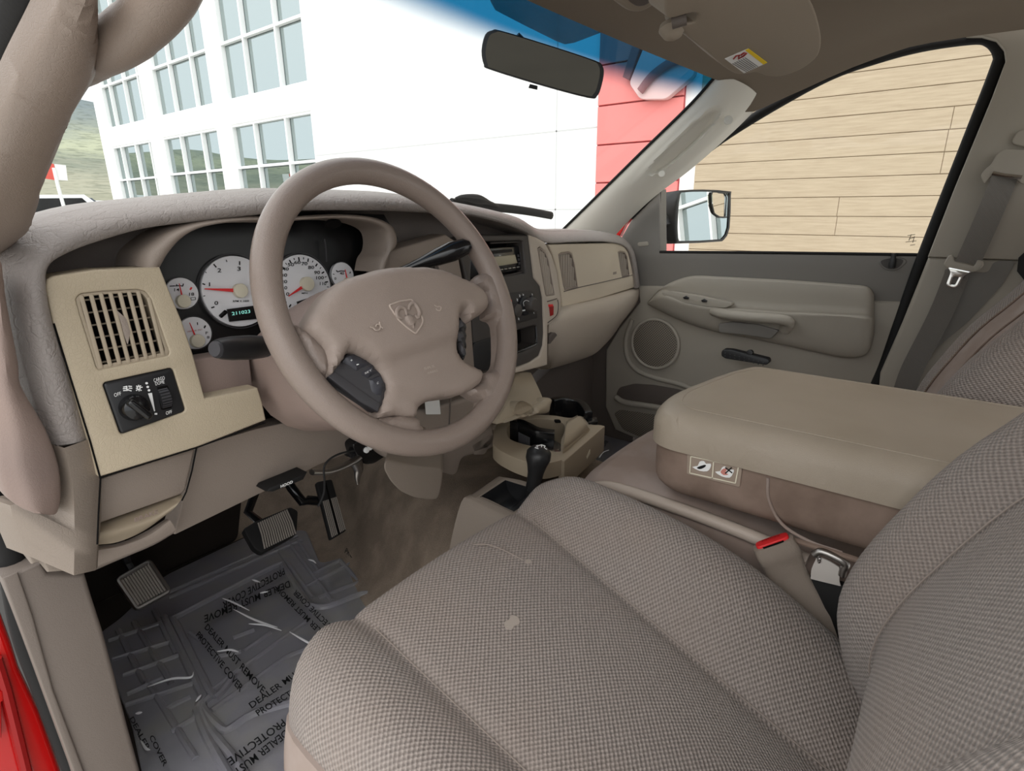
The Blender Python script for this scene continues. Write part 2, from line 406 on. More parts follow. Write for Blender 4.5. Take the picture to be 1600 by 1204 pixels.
# ================================================================== outside: ground, hills, building
XF = 7.15; GZ = -1.45
struct('ground', grid([[(-70, -60, GZ), (90, -60, GZ)], [(-70, 130, GZ), (90, 130, GZ)]], 1, 1), mat('pale_concrete', rgb(196, 194, 188), .9, .1, var=(.6, rgb(170, 168, 164), .6)))
def hill(name, az0, az1, hfun, n=120):
    rnd = random.Random(3); rows = []
    ph = [(rnd.uniform(0, 6.3), rnd.uniform(.6, 1.4)) for _ in range(8)]
    for j in range(26):
        t = j/25; d = 70 + 430*t; r = []
        for i in range(n+1):
            a = math.radians(az0 + (az1-az0)*i/n)
            w = sum(math.sin(a*(7+5*k)*q + p + t*4*k)/(1.5+k) for k, (p, q) in enumerate(ph))*.5
            h = d*math.tan(math.radians(hfun(math.degrees(a))*max(0, (t-.05))**1.15*(1+.12*w*min(1, t*2)))) + GZ - 1 + 6*t*max(0, w)
            r.append(V((math.sin(a)*d, math.cos(a)*d, h)))
        rows.append(r)
    t = NT('hillside_scrub'); tcn = t.n('ShaderNodeTexCoord'); sp = t.n('ShaderNodeSeparateXYZ'); t.l(tcn.outputs['Object'], sp.inputs[0])
    r_ = t.n('ShaderNodeValToRGB'); mr = t.n('ShaderNodeMapRange'); mr.inputs[2].default_value = 85; t.l(sp.outputs['Z'], mr.inputs[0])
    nz = t.n('ShaderNodeTexNoise'); nz.inputs['Scale'].default_value = .035; nz.inputs['Detail'].default_value = 8; nz.inputs['Roughness'].default_value = .7
    t.l(tcn.outputs['Object'], nz.inputs['Vector'])
    f = t.math('ADD', mr.outputs[0], t.math('MULTIPLY', t.math('SUBTRACT', nz.outputs['Fac'], .5), .5)); t.l(f, r_.inputs[0])
    e = r_.color_ramp.elements; e[0].position = 0; e[0].color = rgb(140, 140, 118); e[1].position = 1; e[1].color = rgb(112, 124, 130)  # distance haze is put into these paler, greyer hill colours
    for p, c in ((.12, (158, 156, 134)), (.25, (128, 134, 118)), (.38, (166, 170, 140)), (.55, (132, 140, 130)), (.75, (118, 130, 132))):
        x = e.new(p); x.color = rgb(*c)
    n2 = t.n('ShaderNodeTexNoise'); n2.inputs['Scale'].default_value = .25; n2.inputs['Detail'].default_value = 6; t.l(tcn.outputs['Object'], n2.inputs['Vector'])
    m2 = t.n('ShaderNodeMapRange'); m2.inputs[1].default_value = .52; m2.inputs[2].default_value = .62; m2.inputs[4].default_value = .35; t.l(n2.outputs['Fac'], m2.inputs[0])
    t.l(t.mix(m2.outputs[0], r_.outputs[0], rgb(80, 88, 70)), t.b.inputs['Base Color']); t.b.inputs['Roughness'].default_value = 1; t.b.inputs['Specular IOR Level'].default_value = 0
    return tag(obj(name, grid(rows), t.m), 'green and grey hillside rising far beyond the parking lot', 'hill', kind='structure')
hill('hillside', -130, 40, lambda a: 5.0 + 4.0*max(0, min(1, (a+4)/9)))

B = thing('building', 'white building with gridded windows, red column and pale wood-look boarding', 'building', (XF+.3, 6, GZ))
WALLC = mat('white_wall_panel', rgb(250, 250, 248), .8, .2)
def Yf(u, v): return pX(XF, u, v).y
def rect(y0, y1, z0, z1, x=XF): return [(x, y0, z0), (x, y1, z0), (x, y1, z1), (x, y0, z1)]
zU0, zU1 = pX(XF, *zS((820, 580))[0]).z, 9.0            # upper windows
zL0, zL1 = GZ+.1, pX(XF, *zS((835, 712))[0]).z           # lower windows
bays = [(pX(XF, *zS((385, 810))[0]).y, pX(XF, *zS((165, 855))[0]).y), (pX(XF, *zS((760, 730))[0]).y, pX(XF, *zS((450, 795))[0]).y), (pX(XF, *zS((1297, 620))[0]).y, pX(XF, *zS((835, 715))[0]).y)]
yEnd = pX(XF, *zS((175, 1155))[0]).y; yRed0, yRed1 = Yf(1085, 250), Yf(937, 150); yWood = Yf(1089, 245)
back = [(-11.5, -8.6), (-8.0, -5.1)]                     # more glazing further back along the front (seen in the door mirror)
upz = min(zU1, 6.2)
holes = [rect(a, b, z0, z1) for a, b in bays for z0, z1 in ((zL0, zL1), (zU0, upz))]
obj('wall', plate(rect(yRed1, yEnd, GZ, 8.5), (.3, 0, 0), holes), WALLC, B, smooth=False)
yWh = yWood + (yRed0-yWood)
w0 = Yf(*zR((70, 640))[0]); w1 = Yf(*zR((150, 570))[0])
obj('wall', plate(rect(-4.6, w0, GZ, 8.5), (.3, 0, 0)), WALLC, B, smooth=False)
obj('wall', plate(rect(-30, -4.6, GZ, 8.5), (.3, 0, 0), [rect(a, b, GZ+.1, 6) for a, b in back]), WALLC, B, smooth=False)
t = NT('red_panel'); t.b.inputs['Base Color'].default_value = rgb(236, 136, 132); t.b.inputs['Roughness'].default_value = .5  # red paled in its colour to stand in for the windshield's veil
RED = t.m
zr = [pX(XF, 945, 166).z, pX(XF, 943, 227).z]; dz = zr[0]-zr[1]
for k in range(-4, 12):
    zz = zr[1]+k*dz
    obj('red_panel', plate(rect(w0+.01, yRed1-.01, zz+.01, zz+dz-.01, XF-.06), (.06, 0, 0), bevel=.006), RED, B, smooth=False)
obj('red_panel', plate(rect(w0, yRed1, GZ, 8.5, XF-.02), (.3, 0, 0)), mat('dark_red_joint', rgb(170, 70, 74), .6), B, smooth=False)
# pale seams on the white wall
sm = bmesh.new(); GREY = mat('grey_joint', rgb(205, 205, 205), .8)
ys = Yf(870, 180); strip((XF, ys, GZ), (XF, ys, 8.5), .02, (-1, 0, 0), sm, .004)
for vv in (pX(XF, 868, 205).z, pX(XF, 900, 327).z): strip((XF, yRed1, vv), (XF, bays[2][0]-.02, vv), .02, (-1, 0, 0), sm, .004)
bmesh.ops.recalc_face_normals(sm, faces=sm.faces); obj('panel_joint', sm, GREY, B, smooth=False)
# windshield reflection built as a pale slab with a curved band on the red column
EM = mat('pale_reflection', rgb(235, 192, 190), .5); EMD = mat('dark_reflection_edge', rgb(150, 92, 96), .5)
pl = Plane((XF-.06, 0, 0), (-1, 0, 0))
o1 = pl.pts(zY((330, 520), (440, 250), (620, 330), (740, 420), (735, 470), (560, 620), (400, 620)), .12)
refl_slab = obj('reflection_panel', plate(rc(o1, .06), (.1, 0, 0), bevel=.01), EM, B)
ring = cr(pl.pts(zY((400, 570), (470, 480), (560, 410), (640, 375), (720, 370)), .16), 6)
obj('reflection_band', tube(ring, .055, 8, flat=.5, upv=(1, 0, 0)), EMD, B)
obj('reflection_bar', plate(pl.pts(zY((290, 480), (370, 215), (420, 235), (330, 500)), .14), (.12, 0, 0), bevel=.01), EMD, B)
# wood-look boarding
t = NT('wood_look_board'); tcn = t.n('ShaderNodeTexCoord'); mp = t.n('ShaderNodeMapping'); mp.inputs['Scale'].default_value = (1, .9, 14)
t.l(tcn.outputs['Object'], mp.inputs[0]); nz = t.n('ShaderNodeTexNoise'); nz.inputs['Scale'].default_value = 3.2; nz.inputs['Detail'].default_value = 7; nz.inputs['Roughness'].default_value = .65
t.l(mp.outputs[0], nz.inputs['Vector']); cr_ = t.n('ShaderNodeValToRGB'); t.l(nz.outputs['Fac'], cr_.inputs[0])
e = cr_.color_ramp.elements; e[0].position = .3; e[0].color = rgb(180, 157, 126); e[1].position = .7; e[1].color = rgb(200, 179, 147)
t.l(cr_.outputs[0], t.b.inputs['Base Color']); t.b.inputs['Roughness'].default_value = .7; WOOD = t.m
zb = [pX(XF, *zR(p)[0]).z for p in ((1585, 80), (1530, 200), (1485, 318), (1440, 437), (1390, 547), (1345, 655), (1295, 757), (1200, 857), (1200, 955))]
step = (zb[0]-zb[-1])/8; zb0 = zb[-1]; vj = {5: Yf(*zR((1345, 600))[0]), 4: Yf(*zR((1350, 600))[0]), 3: None, 1: Yf(*zR((825, 850))[0]), 0: Yf(*zR((810, 970))[0])}
wb = bmesh.new()
for k in range(-8, 30):
    z0 = zb0+(k-1)*step; cuts = [-4.6, w1]
    q = {1: zR((810, 970))[0], 2: zR((825, 850))[0], 4: zR((1310, 700))[0], 5: zR((1330, 600))[0], 6: zR((1355, 500))[0]}.get(k)
    if q: cuts.insert(1, Yf(*q))
    elif k > 8 and k % 3 == 0: cuts.insert(1, -1.7)
    for a, b in zip(cuts, cuts[1:]):
        plate(rect(a+.002, b-.002, z0+.003, z0+step-.003, XF-.03), (.03, 0, 0), bevel=.004, seg=1, bm=wb)
obj('wood_boarding', wb, WOOD, B, smooth=False)
bk = plate(rect(-4.6, w1, GZ, 8.5, XF-.008), (.01, 0, 0)); obj('boarding_back', bk, mat('brown_gap', rgb(176, 148, 112), .9), B, smooth=False)
# glazing
t = NT('reflective_glazing'); t.t.nodes.remove(t.b); df = t.n('ShaderNodeBsdfDiffuse'); df.inputs[0].default_value = rgb(70, 95, 92)
gl = t.n('ShaderNodeBsdfGlossy'); gl.inputs['Roughness'].default_value = .0; gl.inputs['Color'].default_value = (.55, .61, .61, 1)
mx = t.n('ShaderNodeMixShader'); mx.inputs[0].default_value = .72; t.l(df.outputs[0], mx.inputs[1]); t.l(gl.outputs[0], mx.inputs[2]); t.l(mx.outputs[0], t.t.nodes['Material Output'].inputs[0])
PANE = t.m; FRAME = mat('white_window_frame', rgb(246, 247, 246), .5)
EDGE = mat('grey_green_gasket', rgb(84, 100, 100), .6)
def window(y0, y1, z0, z1, ym, zm, door=False):
    f = bmesh.new(); W_ = .055; x = XF+.10
    cy = [y0] + sorted(ym) + [y1]; cz = [z0] + sorted(zm) + [z1]
    for i, y in enumerate(cy): box((x, y+(W_/2 if i == 0 else -W_/2 if i == len(cy)-1 else 0), (z0+z1)/2), (.16, W_, z1-z0), bm=f)
    for i, z in enumerate(cz): box((x, (y0+y1)/2, z+(W_/2 if i == 0 else -W_/2 if i == len(cz)-1 else 0)), (.15, y1-y0, W_), bm=f)
    fo = obj('window_frame', f, FRAME, B, smooth=False)
    obj('gasket', plate(rect(y0+.05, y1-.05, z0+.05, z1-.05, XF+.125), (.02, 0, 0)), EDGE, fo, smooth=False)
    for a, b in zip(cy, cy[1:]):
        for c, d in zip(cz, cz[1:]):
            p = obj('pane', plate(rect(a+.055, b-.075, c+.05, d-.05, XF+.12), (.02, 0, 0)), PANE, fo, smooth=False)
def Ys(*a): return [Yf(*zS(p)[0]) for p in a]
def Zs(p): return pX(XF, *zS(p)[0]).z
window(*bays[0], zL0, zL1, Ys((210, 850), (290, 830), (370, 815)), [Zs((300, 1018))])
window(*bays[1], zL0, zL1, Ys((545, 775), (665, 750)), [Zs((640, 980))])
window(*bays[2], zL0, zL1, Ys((962, 690), (1140, 655)), [Zs((990, 945))])
for (a, b), p in zip(bays, (Ys((210, 850), (290, 830), (370, 815)), Ys((545, 775), (665, 750)), Ys((962, 690), (1140, 655)))):
    zr_ = Zs((900, 205)); window(a, b, zU0, upz, p, [zr_, zr_+1.25])
for a, b in back: window(a, b, GZ+.1, 6, [(2*a+b)/3, (a+2*b)/3], [.3, 1.4, 2.5, 3.6])

# feather flag and parked cars at the far end of the lot
fl = thing('flag', 'red and white flag on a white pole left of the building', 'flag', pY(17, 104, 332))
obj('pole', tube([pY(17, 84, 262), pY(17, 91, 292), pY(17, 106, 345)], .04, 8), M['white'], fl)
obj('banner', plate(pYs := [pY(17, *p) for p in ((85, 256), (103, 258), (106, 282), (90, 281))], (0, .02, 0)), M['white'], fl, smooth=False)
obj('banner', plate([pY(17, *p) for p in ((68, 252), (84, 256), (90, 282), (66, 278))], (0, .02, 0)), mat('red_banner', rgb(214, 92, 80), .7), fl, label='red half of the banner', smooth=False)
def car(name, lab, c, col, L=4.4, group=None):
    t = thing(name, lab, 'car', c); w = 1.75
    def P(x, y, z): return V(c)+V((x, y, z*1.4))
    prof = [(-L/2, .45), (-L/2, .8), (-L/2+.9, .92), (-L/2+1.4, 1.45), (L/2-1.1, 1.48), (L/2-.3, .95), (L/2, .85), (L/2, .4)]
    b = bmesh.new()
    plate([P(x, -w/2, z) for x, z in prof], (0, w, 0), bevel=.06, bm=b)
    bd = obj('body', b, mat(name+'_paint', col, .3, .5), t)
    g = plate([P(x, -w/2-.01, z) for x, z in ((-L/2+1.1, .95), (-L/2+1.5, 1.38), (L/2-1.2, 1.4), (L/2-.7, .98))], (0, w+.02, 0)); obj('window', g, M['gloss'], t)
    for x in (-L/2+.8, L/2-.8):
        for y in (-w/2, w/2): obj('wheel', disc(P(x, y+(-.03 if y < 0 else .03), .33), (0, -1 if y < 0 else 1, 0), .33, .2, 20), M['rubber'], t)
for nm, lab, uv, Yd, c in (('car', 'white car parked nearest the windshield pillar', (70, 352), 24, rgb(236, 238, 240)), ('car', 'dark car parked beyond the white car', (96, 345), 30, rgb(60, 70, 80)), ('car', 'white car parked beside the corner of the building', (128, 337), 38, rgb(232, 234, 236))):
    q = pZ(GZ, uv[0], uv[1]) ; q = pY(Yd, uv[0], 360); q.z = GZ; car(nm, lab, q, c)
# ================================================================== truck shell: glass, pillars, roof, floor
def wsY(x, z):      # windshield surface
    base = .64 - .10*((x-.42)/.75)**2; top = .075 - .075*((x-.42)/.6)**2
    s = (z-.03)/(.44-.03); return base + (top-base)*s
rows = []
for s in (0, .25, .5, .75, 1, 1.06):
    z = .03+.41*s; hw = .80-.14*s
    rows.append([V((.42+hw*k, wsY(.42+hw*k, z), z)) for k in (-1, -.6, -.2, .2, .6, 1)])
Lw = (rows[4][2]-rows[0][2]).length
ws = obj('window_1', grid(rows, 4, 4), glass('windshield_glass', (.97, .99, .98, 1), .02, band=(Lw-.115, Lw-.05, (.012, .13, .27, 1))))
tag(ws, 'large windshield with a blue tinted band along its top', 'windshield', kind='structure')
def WS(u, v, off=0):
    q = pD(1, u, v)
    a, b = .3, 3.0
    for _ in range(40):
        m_ = (a+b)/2; p = pD(m_, u, v)
        if p.y < wsY(p.x, p.z) - off: a = m_
        else: b = m_
    return pD(a, u, v)
# dotted shade patch behind the mirror
t = NT('dot_print'); t.b.inputs['Base Color'].default_value = rgb(8, 30, 52)
tr = t.n('ShaderNodeBsdfTransparent'); mx = t.n('ShaderNodeMixShader'); mx.inputs[0].default_value = .55
t.l(tr.outputs[0], mx.inputs[1]); t.l(t.b.outputs[0], mx.inputs[2]); t.l(mx.outputs[0], t.t.nodes['Material Output'].inputs[0])
t.b.inputs['Emission Strength'].default_value = 0
pp = [WS(u, v, .004) for u, v in zJ((150, -60), (178, 10), (195, 40), (300, 95), (440, 165), (475, 178), (510, 172), (660, 115), (700, 90), (640, 20), (560, -40))]
bm = plate(pp, (0, .002, 0)); patch = obj('dot_patch', bm, t.m, ws, smooth=False)

# rear-view mirror
mr_c = pD(.97, 846, 100)
mir = thing('rearview_mirror', 'dark rectangular rear-view mirror hanging at the top of the windshield', 'mirror', mr_c)
MP = Plane(pD(.97, 846, 100), -(ray(846, 100).normalized()+V((-.25, -.18, .04))*-.6))
out = MP.pts(zJ((135, 205), (150, 140), (180, 122), (215, 124), (400, 180), (590, 243), (622, 265), (628, 300), (615, 360), (600, 388), (570, 395), (380, 345), (170, 280), (145, 262)))
out = cr(out, 3, True)
nb = -MP.n*.034
obj('housing', plate([p+MP.n*.004 for p in out], nb, bevel=.006, seg=4), M['black'], mir)
cen = sum(out, V())/len(out)
t = NT('dimmed_mirror'); t.b.inputs['Base Color'].default_value = rgb(66, 64, 58); t.b.inputs['Metallic'].default_value = 1; t.b.inputs['Roughness'].default_value = .06
obj('mirror_glass', plate([cen+(p-cen)*.93+MP.n*.006 for p in out], nb*.1), t.m, mir)
obj('lever', plate(MP.pts(zJ((330, 338), (362, 346), (360, 362), (324, 354))), nb*.4, bevel=.002), M['black_soft'], mir)
mb = cen+nb; g = MP.at(*zJ((410, 170))[0])
hit = WS(846, 52, .0); obj('stem', tube([cen+nb*.9, cen+nb*1.4+V((0, .01, .01)), V((cen.x, wsY(cen.x, cen.z+.05)-.006, cen.z+.05))], .009, 10), M['black'], mir)

# ------------------------------------------------ ceiling and headliner
TOPZ = .44
def topY(x): return wsY(x, TOPZ)
xs = (-.36, -.15, .15, .42, .7, .9, 1.02)
rows = [[V((x, topY(x)-.004, TOPZ-.028*((x-.42)/.6)**2-.005)) for x in xs]]
rows.append([V((x, topY(x)-.05, TOPZ-.026*((x-.42)/.6)**2+.004)) for x in xs])
rows.append([V((x, topY(x)-.16, TOPZ+.035-.03*((x-.42)/.6)**2)) for x in xs])
rows.append([V((x, -.40, .52-.04*((x-.42)/.6)**2)) for x in xs])
rows.append([V((x, -.70, .53-.04*((x-.42)/.6)**2)) for x in xs])
rows.append([V((x, -1.15, .53-.05*((x-.42)/.6)**2)) for x in xs])
# right edge rolls down to the door opening
edge = [zR((250, 190))[0], zR((300, 285))[0], zR((620, 226))[0], zR((1000, 98))[0], zR((1500, -8))[0]]
re = [V((1.06, topY(1.02)-.004, .405)), pX(1.13, 1165, 175), pX(1.16, 1232, 150), pX(1.16, 1370, 91), pX(1.15, 1530, 55), V((1.15, -1.15, .43))]
for r, q in zip(rows, re):
    r.append((r[-1].lerp(q, .6)) + V((0, 0, .012))); r.append(q)
struct('ceiling', grid(rows, 4, 4, thick=(0, 0, .03)), M['headliner'])

# overhead console corner
oc = thing('overhead_console', 'taupe overhead console at the top edge beside the mirror', 'console', pZ(.44, 985, 0))
PC = Plane(pD(.86, 985, 5), (-.25, -.45, -1))
o = PC.pts(zY((200, -40), (215, 10), (300, 75), (350, 98), (420, 92), (500, 45), (560, -30), (400, -130), (250, -110)))
obj('shell', plate(rc(o, .012), (0, .03, .06), bevel=.012), M['visor'], oc)
o = PC.pts(zY((300, -30), (340, 20), (390, 48), (450, 35), (500, -25), (400, -90)), .002)
obj('lamp_lens', plate(rc(o, .008), (0, .01, .01), bevel=.003), M['taupe_dk'], oc)

# sun visor
VP = Plane(pD(.80, 1180, 60), (-.12, -.22, -1))
sv = thing('sun_visor', 'taupe passenger sun visor with a yellow and white warning label', 'sun visor', pD(.80, 1180, 60))
o = cr2([*zY((560, 50), (585, -60), (800, -160), (1250, -180), (1400, -100), (1490, 40), (1535, 200), (1535, 300), (1500, 370), (1400, 440), (1280, 480), (1200, 478), (1130, 455), (1060, 465), (1000, 462), (930, 420), (800, 310), (665, 200), (690, 150), (745, 140), (765, 100), (740, 82), (680, 95), (610, 115), (572, 105))], 3, True)
def upP(pl, uv): return [pl.at(u, v) for u, v in uv]
obj('visor_panel', plate(upP(VP, o), V((.01, .03, .022)), bevel=.006, seg=4), M['visor'], sv)
lb = obj('warning_label', plate(VP.pts(zY((930, 368), (1075, 305), (1195, 392), (1050, 458)), .0008), (0, 0, .0006)), M['white'], sv, label='white and yellow warning sticker', smooth=False)
obj('yellow_band', plate(VP.pts(zY((1058, 315), (1078, 306), (1195, 392), (1172, 404)), .0014), (0, 0, .0006)), M['yellow'], lb, smooth=False)
tb = bmesh.new()
for k in range(7):
    t0 = .14+.11*k
    for s_, (a, b) in enumerate((((1060, 345), (1165, 425)),)):
        p0 = VP.at(*zY((1072-130*t0*.9, 352+62*t0*.9))[0], .0014); p1 = VP.at(*zY((1150-115*t0*.9, 408+56*t0*.9))[0], .0014)
        strip(p0, p1, .0011, VP.n, tb, .0004)
bmesh.ops.recalc_face_normals(tb, faces=tb.faces); obj('small_print', tb, mat('grey_print', rgb(130, 128, 128), .8), lb, smooth=False)
obj('pictogram', tube([VP.at(*zY(p)[0], .0016) for p in ((985, 368), (1000, 350), (1020, 345), (1015, 368), (1045, 352), (1065, 335), (1050, 330), (1030, 345))], .0012, 6), M['darkred'], lb)
obj('pivot_clip', lathe([(.016, 0), (.018, .006), (.012, .016), (.004, .02)], VP.at(*zY((600, 150))[0], -.012), VP.n, 20), M['visor'], sv)
obj('pivot_rod', tube([VP.at(*zY(p)[0], .002) for p in ((600, 145), (650, 130), (690, 120))], .007, 10), M['taupe_dk'], sv)

# ------------------------------------------------ right windshield pillar (with a scooped grip)
PL = [pX(1.03, *p) for p in ((1120, 118), (1080, 163), (1005, 236), (930, 310), (880, 359), (845, 395))]
PR = [pX(1.13, *p) for p in ((1186, 152), (1138, 201), (1070, 262), (1010, 308), (966, 350), (930, 392))]
PL = cr(PL, 14); PR = cr(PR, 14); n = len(PL); ncol = 33; rows = []
for i in range(n):
    r = []
    for j in range(ncol):
        t_ = j/(ncol-1); p = PL[i].lerp(PR[i], t_); nn = V((-.75, -.55, .1)).normalized()
        off = .028*math.sin(math.pi*t_)**.7
        s_ = i/(n-1)
        du = (s_-.33)/.15; dv = (t_-.52-.10*(s_-.33))/.18
        q = (abs(du)**2.6+abs(dv)**2.6)
        dent = .026*min(1, (1-q)*2.2) if q < 1 else 0
        if 1 <= q < 3: dent = -.003*(3-q)/2
        r.append(p+nn*(off-dent))
    rows.append(r)
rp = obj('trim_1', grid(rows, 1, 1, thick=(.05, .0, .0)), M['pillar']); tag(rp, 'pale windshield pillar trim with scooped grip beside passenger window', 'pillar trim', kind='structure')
obj('glass_edge', tube([p+V((-.004, .0, 0)) for p in PL], .004, 8), M['rubber'], rp)
for nm, uv, k in (('screw_cap', zJ((1127, 490))[0], .011), ('screw_cap', zJ((862, 702))[0], .009)):
    c_ = pX(1.10, *uv); obj(nm, disc(c_+V((-.026, -.012, .0)), (-.75, -.6, .15), k, .004, 24, .0012), M['pillar'], rp)

# ------------------------------------------------ left windshield pillar with grab handle
LPo = pX(-.335, 44, 350); LPt = pX(-.335, 200, 60); ld = (LPt-LPo).normalized(); le = V((1, .25, 0)); ln = ld.cross(le).normalized()
if ln.dot(EYE-LPo) < 0: ln = -ln
LPL = Plane(LPo, ln); lx = ln.cross(ld).normalized()*-1
o = rc(LPL.pts([(-90, 420), (0, 392), (48, 350), (72, 268), (104, 192), (128, 146), (150, 108), (153, 60), (153, -40), (104, -40), (90, 0), (62, 55), (26, 119), (-34, 240), (-90, 340)]), .012, 4)
lp = obj('trim_2', pillow(o, (lx, ld, ln) if lx.cross(ld).dot(ln) > 0 else (-lx, ld, ln), LPo, .012, .024, .015, .006), M['pillar_dr']); tag(lp, 'taupe driver side windshield pillar trim with grab handle', 'pillar trim', kind='structure')
gh = cr([pX(-.335, *p) for p in ((60, 60), (100, 84), (130, 88), (162, 77), (197, 56), (230, 28), (260, -8), (282, -55))], 6)
obj('grab_handle', tube(gh, [.026, .026, .0255, .025, .024, .023, .022, .021, .020, .019, .018, .017, .0163, .0157, .0152]+[.0145]*12+[.014]*16, 20, upv=(1, 0, 0)), M['pillar_dr'], lp)
sl = tube(cr([pX(-.37, *p) for p in ((-96, 330), (-46, 205), (-10, 130), (18, 60), (44, 0), (62, -60))], 5), .016, 12)
obj('door_seal', sl, M['rubber'], lp)

# ------------------------------------------------ floor carpet with transmission hump
t = NT('brown_carpet'); tcn = t.n('ShaderNodeTexCoord')
n1 = t.n('ShaderNodeTexNoise'); n1.inputs['Scale'].default_value = 700; n1.inputs['Detail'].default_value = 3; t.l(tcn.outputs['Object'], n1.inputs['Vector'])
n2 = t.n('ShaderNodeTexNoise'); n2.inputs['Scale'].default_value = 14; n2.inputs['Detail'].default_value = 5; t.l(tcn.outputs['Object'], n2.inputs['Vector'])
mr_ = t.n('ShaderNodeMapRange'); mr_.inputs[1].default_value = .4; mr_.inputs[2].default_value = .66; t.l(n2.outputs['Fac'], mr_.inputs[0])
c_ = t.mix(mr_.outputs[0], rgb(134, 116, 99), rgb(158, 138, 118)); m3 = t.n('ShaderNodeMapRange'); m3.inputs[1].default_value = .3; m3.inputs[2].default_value = .7; m3.inputs[3].default_value = .75; m3.inputs[4].default_value = 1.1; t.l(n1.outputs['Fac'], m3.inputs[0])
hs = t.n('ShaderNodeHueSaturation'); t.l(c_, hs.inputs['Color']); t.l(m3.outputs[0], hs.inputs['Value']); t.l(hs.outputs[0], t.b.inputs['Base Color'])
t.b.inputs['Roughness'].default_value = 1; t.b.inputs['Specular IOR Level'].default_value = .05; t.bump(n1.outputs['Fac'], .9, .003); M['carpet'] = t.m
def floorz(x, y):
    hc = .13+.20*max(0, min(1, (y-.12)/.5)); hump = .25/(1+math.exp(-(x-hc)/.028))/(1+math.exp((x-.72)/.035))
    up = max(0, y-.80)
    toe = min(.40, up*1.0 + up*up*1.2)
    return -.70 + hump*min(1, max(.5, 1)) + toe*(1-hump/.25*.4) 
fx = [-.40+.03*i for i in range(54)]; fy = [-.75+.05*i for i in range(38)]
struct('floor', grid([[V((x, y, floorz(x, y))) for x in fx] for y in fy], 1, 1, thick=(0, 0, -.03)), M['carpet'])
# firewall behind the dash
struct('wall_front', box((.42, .98, -.38), (1.7, .02, .80)), M['hole'])

struct('wall_right', box((1.22, .62, -.40), (.03, .74, .66)), M['taupe_dk'])
struct('wall_left', box((-.405, .66, -.38), (.01, .66, .80)), M['black_soft'])
# ------------------------------------------------ left foot side: kick panel, seal, red sill of the body
KP = planeY(.20)
kp = thing('kick_panel', 'tall taupe trim panel at the left edge beside the parking brake pedal', 'trim panel', KP.at(*zO((300, 700))[0]))
o = KP.pts(zO((8, 232), (210, 152), (242, 210), (430, 212), (465, 330), (520, 500), (585, 740), (640, 960), (720, 1250), (740, 1400), (430, 1400), (370, 1210), (180, 690), (80, 420)))
obj('panel', plate(o, (0, .05, 0), bevel=.006, seg=4), M['kick'], kp)
o = KP.pts(zO((10, 234), (90, 205), (165, 420), (270, 800), (440, 1250), (480, 1400), (430, 1400), (368, 1205), (178, 690), (78, 420)), .004)
obj('outer_edge', plate(o, (-.0, .004, 0), bevel=.002), M['kick'], kp)
side = [KP.at(*p) for p in zO((430, 214), (520, 500), (640, 960), (760, 1400))]
obj('side_face', grid([[p+V((-.002, .002, 0)), p+V((-.02, .12, 0)), p+V((-.03, .30, 0)), p+V((-.02, .5, 0))] for p in side], 3, 3, thick=(-.01, 0, 0)), M['kick'], kp)
ds = obj('door_seal', tube(cr([pY(.23, *p) for p in ((-36, 690), (-12, 770), (17, 870), (40, 985), (76, 1085), (122, 1210), (157, 1320))], 5), .0135, 12, flat=.8), M['rubber'])
tag(ds, 'black rubber door seal running down beside the taupe kick panel', 'door seal')
bs = thing('body_sill', 'bright red painted body edge in the lower left corner', 'car body', pY(.26, 30, 1100))
o = [pY(.26, *p) for p in zO((-60, 250), (0, 395), (60, 560), (100, 690), (200, 900), (310, 1204), (360, 1400), (-200, 1400))]
obj('painted_panel', plate(o, (0, .04, 0), bevel=.008), M['paint'], bs)
obj('seam', tube([pY(.255, *p) for p in zO((-20, 640), (30, 800), (75, 980), (130, 1204), (160, 1350))], .006, 8), M['darkred'], bs)
obj('hinge_cover', plate([pY(.25, *p) for p in zO((-80, 790), (18, 800), (22, 850), (8, 860), (10, 1040), (-80, 1060))], (0, .02, 0), bevel=.004), M['paint'], bs)
struct('trim_3', box((.42, .74, -.03), (1.5, .16, .08), bevel=.02), M['black_soft'])
tp = thing('toe_shade_panel', 'added dark sheets standing in for shade behind the pedals in the driver footwell', 'trim panel', (-.15, .80, -.6))  # added dark sheets, upright and on the floor, stand in for footwell shade
obj('panel', plate(rc([V((-.365, .80, -.70)), V((.08, .80, -.70)), V((.13, .80, -.50)), V((.13, .74, -.22)), V((-.365, .74, -.22))], .02), (0, .02, 0), bevel=.004), mat('footwell_shade', rgb(52, 45, 40), 1, .05, grain=(400, .4)), tp)  # added dark sheet standing in for the shade behind the pedals
obj('floor_shade', plate([V((-.385, .22, -.6984)), V((.10, .22, -.6984)), V((.10, .80, -.6984)), V((-.385, .80, -.6984))], (0, 0, -.001)), bpy.data.materials['footwell_shade'], tp, smooth=False)  # dark sheet under the mat paints the shade on the floor
